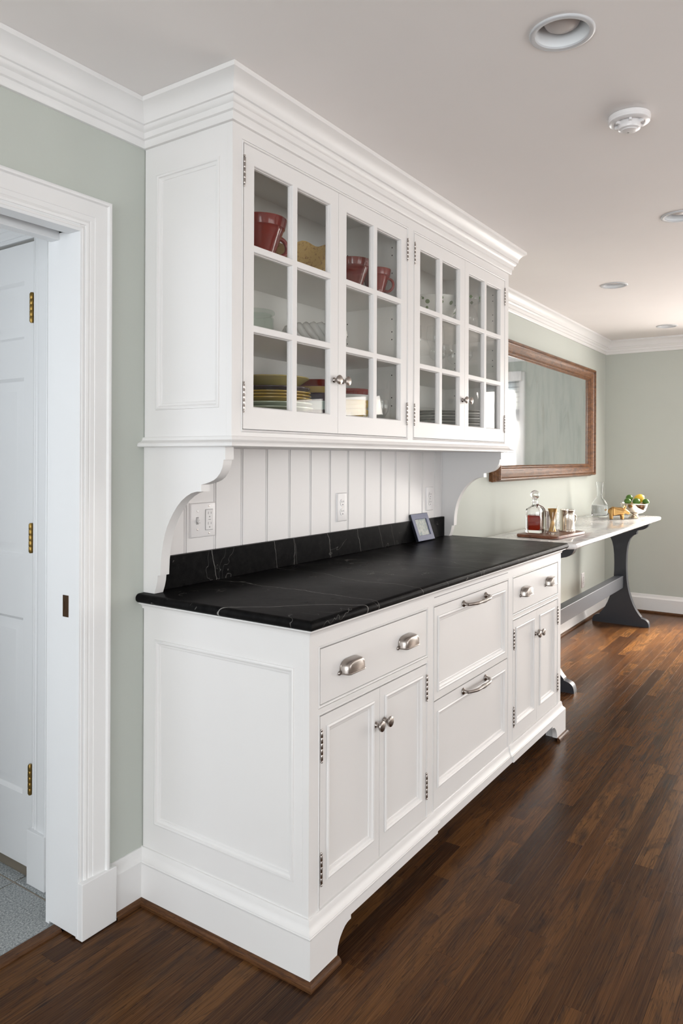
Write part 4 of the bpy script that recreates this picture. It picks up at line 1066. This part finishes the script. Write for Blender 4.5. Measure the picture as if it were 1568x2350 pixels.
mug((.905, -.262, S2), .058, .104, 'dark red', 'small red cup at the right end of the top shelf, second door', math.radians(-75))
# scalloped bowl
sb_ = root('scalloped_bowl', (.545, -.175, S2), 'speckled yellow bowl with a scalloped rim on the top shelf', 'bowl')
rows_ = []
for r_, z_, w_ in ((.0, .004, 0), (.055, .0, 0), (.060, .004, 0), (.100, .040, .3), (.118, .088, .8), (.123, .100, 1), (.120, .101, 1), (.116, .085, .8), (.09, .04, .2), (.05, .012, 0), (0, .010, 0)):
    rows_.append([(r_ * math.cos(2 * PI * i / 64) * (1 + .02 * w_ * math.cos(16 * PI * i / 64)), r_ * math.sin(2 * PI * i / 64) * (1 + .02 * w_ * math.cos(16 * PI * i / 64)), z_ + .0075 * w_ * math.cos(16 * PI * i / 64 + .6)) for i in range(64)])
build('body', loft(MB(), rows_, False, False), CER['speckled tan'], sb_, local=True, smooth=50)
# jar
jr = root('glass_jar', (.268, -.205, S1), 'greenish glass storage jar on the middle shelf of the first door', 'jar')
build('jar_body', MB().lathe([(0, 0), (.055, 0), (.060, .004), (.060, .058), (.054, .066), (.054, .070), (.051, .070), (.051, .064), (.057, .056), (.057, .006), (0, .004)], (0, 0, 0), 28), M['jarglass'], jr, local=True, smooth=40)
build('lid', MB().lathe([(0, .0705), (.060, .0705), (.063, .073), (.063, .079), (.060, .082), (0, .083)], (0, 0, 0), 28), M['jarglass'], jr, local=True, smooth=40)
# braided basket
bk = root('braided_dish', (.600, -.195, S1), 'white braided ceramic dish on the middle shelf of the first door', 'dish')
build('base', MB().lathe([(0, 0), (.075, 0), (.085, .006), (.082, .010), (0, .008)], (0, 0, 0), 32), CER['white'], bk, local=True, smooth=40)
for q in range(3):
    pts = []
    for i in range(97):
        a = 2 * PI * i / 96; ph = 8 * a + q * 2 * PI / 3
        rr_ = .092 + .013 * math.sin(ph * 1.0); zz = .046 + .024 * math.sin(ph * .5 * 2 + .9) + .006 * math.cos(2 * ph)
        pts.append((rr_ * math.cos(a), rr_ * math.sin(a), zz))
    build('strand', MB().tube(pts, .0125, 8, False), CER['white'], bk, local=True, smooth=60)
# stacked plates
def plate_mb(r, h):
    return MB().lathe([(0, .001), (r * .56, .001), (r * .58, 0), (r * .62, .002), (r * .86, h * .72), (r, h), (r * 1.0, h + .0028), (r * .985, h + .0034), (r * .85, h * .72 + .004), (r * .60, .006), (0, .0055)], (0, 0, 0), 40)
PL = {}
def stack(cx, cy, z0, items, where, cat='plate', group=None):
    z = z0; n = len(items)
    for i, (cname, r, h, step) in enumerate(items):
        key = (cname, r, h)
        pos = 'topmost' if i == n - 1 else ('bottom one' if i == 0 else '%s from the bottom' % ['', 'second', 'third', 'fourth', 'fifth', 'sixth', 'seventh', 'eighth', 'ninth', 'tenth', 'eleventh', 'twelfth'][i])
        lab = '%s %s, %s %s' % (cname, cat, pos, where)
        if key in PL:
            o = clone(PL[key]); place(o, (cx, cy, z), 0, lab, group)
        else:
            o = root(cat, (cx, cy, z), lab, cat, group)
            build('dish_body', plate_mb(r, h), CER[cname], o, local=True, smooth=40); PL[key] = o
        z += step
    return z
stack(.375, -.185, S0, [('white', .118, .020, .0225), ('orange', .136, .020, .0145), ('olive yellow', .136, .020, .0165), ('pale green', .139, .019, .0150), ('pale green', .135, .019, .0160), ('mustard yellow', .134, .018, .0100), ('mustard yellow', .132, .018, .0100), ('mustard yellow', .131, .018, .0105), ('plum', .128, .022, .0220), ('olive yellow', .125, .034, .03)],
      'of the tall stack in the first door', 'plate', 'plates stacked in the first door')
def bowl_mb(r, h):
    return MB().lathe([(0, .0), (r * .52, 0), (r * .54, .004), (r * .80, h * .42), (r * .96, h * .8), (r, h), (r * .985, h + .002), (r * .96, h), (r * .90, h * .78), (r * .74, h * .42), (r * .4, .008), (0, .007)], (0, 0, 0), 40)
def bowls(cx, cy, z0, items, where, group):
    z = z0; n = len(items)
    for i, (cname, r, h, step) in enumerate(items):
        pos = 'topmost' if i == n - 1 else ('lowest' if i == 0 else ['', 'second from the bottom', 'third from the bottom', 'fourth from the bottom', 'fifth from the bottom'][i])
        o = root('bowl', (cx, cy, z), '%s bowl, %s of the nested bowls %s' % (cname, pos, where), 'bowl', group)
        build('dish_body', bowl_mb(r, h), CER[cname], o, local=True, smooth=40); z += step
bowls(.630, -.180, S0, [('plum', .104, .078, .030), ('pale turquoise', .108, .078, .034), ('plum', .109, .072, .026), ('mustard yellow', .110, .068, .026), ('dark red', .111, .066, .03)], 'in the first door', 'nested bowls in the first door')
bowls(.835, -.175, S0, [('plum', .088, .060, .022), ('mustard yellow', .090, .070, .040), ('mustard yellow', .091, .066, .022), ('white', .092, .064, .022), ('dark red', .090, .064, .02)], 'in the second door', 'nested bowls in the second door')
# small decanter-like glass in second door
def stem_glass(h, rb, bowl_h):
    o = []
    st = h - bowl_h
    bowl = [(.004, st), (rb * .55, st + bowl_h * .12), (rb * .92, st + bowl_h * .40), (rb, st + bowl_h * .62), (rb * .90, h), (rb * .885, h), (rb * .985, st + bowl_h * .62), (rb * .90, st + bowl_h * .41), (rb * .52, st + bowl_h * .15), (0, st + bowl_h * .05)]
    stem = [(.0035, .004), (.0035, st * .5), (.0045, st), (0, st + .002)]
    foot = [(0, 0), (rb * .85, 0), (rb * .86, .0015), (rb * .3, .0035), (.004, .006), (0, .0061)]
    return bowl, stem, foot
WG = {}
def wine_glass(loc, h, rb, bh, label, group='wine glasses on the middle shelf'):
    key = (h, rb, bh)
    if key in WG:
        o = clone(WG[key]); return place(o, loc, 0, label, group)
    o = root('wine_glass', loc, label, 'glass', group); b_, s_, f_ = stem_glass(h, rb, bh)
    build('bowl', MB().lathe(b_, (0, 0, 0), 24), M['glassware'], o, local=True, smooth=60)
    build('stem', MB().lathe(s_, (0, 0, 0), 10), M['glassware'], o, local=True, smooth=60)
    build('foot', MB().lathe(f_, (0, 0, 0), 24), M['glassware'], o, local=True, smooth=60)
    WG[key] = o; return o
wine_glass((.905, -.292, S0), .135, .026, .070, 'small stemmed glass beside the nested bowls in the second door', 'stray glasses')
wine_glass((.640, -.305, S0), .075, .018, .040, 'tiny cordial glass in front of the nested bowls in the first door', 'stray glasses')
wine_glass((.795, -.295, S0), .075, .018, .040, 'tiny cordial glass in front of the nested bowls in the second door', 'stray glasses')
tall = [(1.330, -.190), (1.400, -.255)]
short = [(1.560, -.230), (1.650, -.150), (1.765, -.235), (1.850, -.150)]
wine_glass((1.330, -.190, S1), .200, .040, .115, 'tall balloon wine glass, leftmost on the middle shelf of the third door')
wine_glass((1.405, -.262, S1), .200, .040, .115, 'tall balloon wine glass in front of another, third door middle shelf')
for i, (p, t) in enumerate(zip(short, ('in the right pane of the third door, in front', 'in the right pane of the third door, behind', 'in the left pane of the fourth door, in front', 'in the left pane of the fourth door, behind'))):
    wine_glass((p[0], p[1], S1), .140, .040, .060, 'low wine glass %s' % t)
# leaf bowl, vase, glass bowls, plates
lb = root('serving_bowl', (1.520, -.190, S2), 'white bowl with a green leaf pattern on the top shelf of the third door', 'bowl')
build('dish_body', bowl_mb(.132, .108), M['leafbowl'], lb, local=True, smooth=40)
vz = root('glass_pitcher', (1.850, -.200, S2), 'tall ribbed clear glass urn on the top shelf of the fourth door', 'vase')
build('body', MB().lathe([(0, 0), (.040, 0), (.044, .004), (.030, .012), (.034, .022), (.058, .050), (.062, .090), (.052, .120), (.036, .136), (.070, .150), (.076, .168), (.070, .190), (.066, .190), (.072, .168), (.066, .154), (.030, .139), (.047, .120), (.057, .090), (.053, .052), (0, .030)], (0, 0, 0), 28), M['glassware'], vz, local=True, smooth=50)
for k in range(8):
    a = 2 * PI * k / 8
    build('leaf_band', MB().add([(.0775 * math.cos(a + da), .0775 * math.sin(a + da), .168 + dz) for da, dz in ((-.12, 0), (0, -.010), (.12, 0), (0, .010))], [(0, 1, 2, 3)]), M['lime'], vz, local=True)
for i, z in enumerate((0, .028, .056, .084)):
    o = root('glass_dish', (1.330, -.195, S0 + z), '%s clear glass dish of the stack low in the third door' % ['lowest', 'second', 'third', 'topmost'][i], 'dish', 'clear glass dishes')
    build('dish_body', bowl_mb(.095, .044), M['glassware'], o, local=True, smooth=40)
stack(1.590, -.185, S0, [('white' if i % 2 else 'grey', .132, .014, .0128) for i in range(10)], 'of the stack low in the third door', 'plate', 'plates stacked in the third door')
stack(1.850, -.190, S0, [('white' if i % 2 else 'grey', .110, .014, .0128) for i in range(11)], 'of the stack low in the fourth door', 'plate', 'plates stacked in the fourth door')
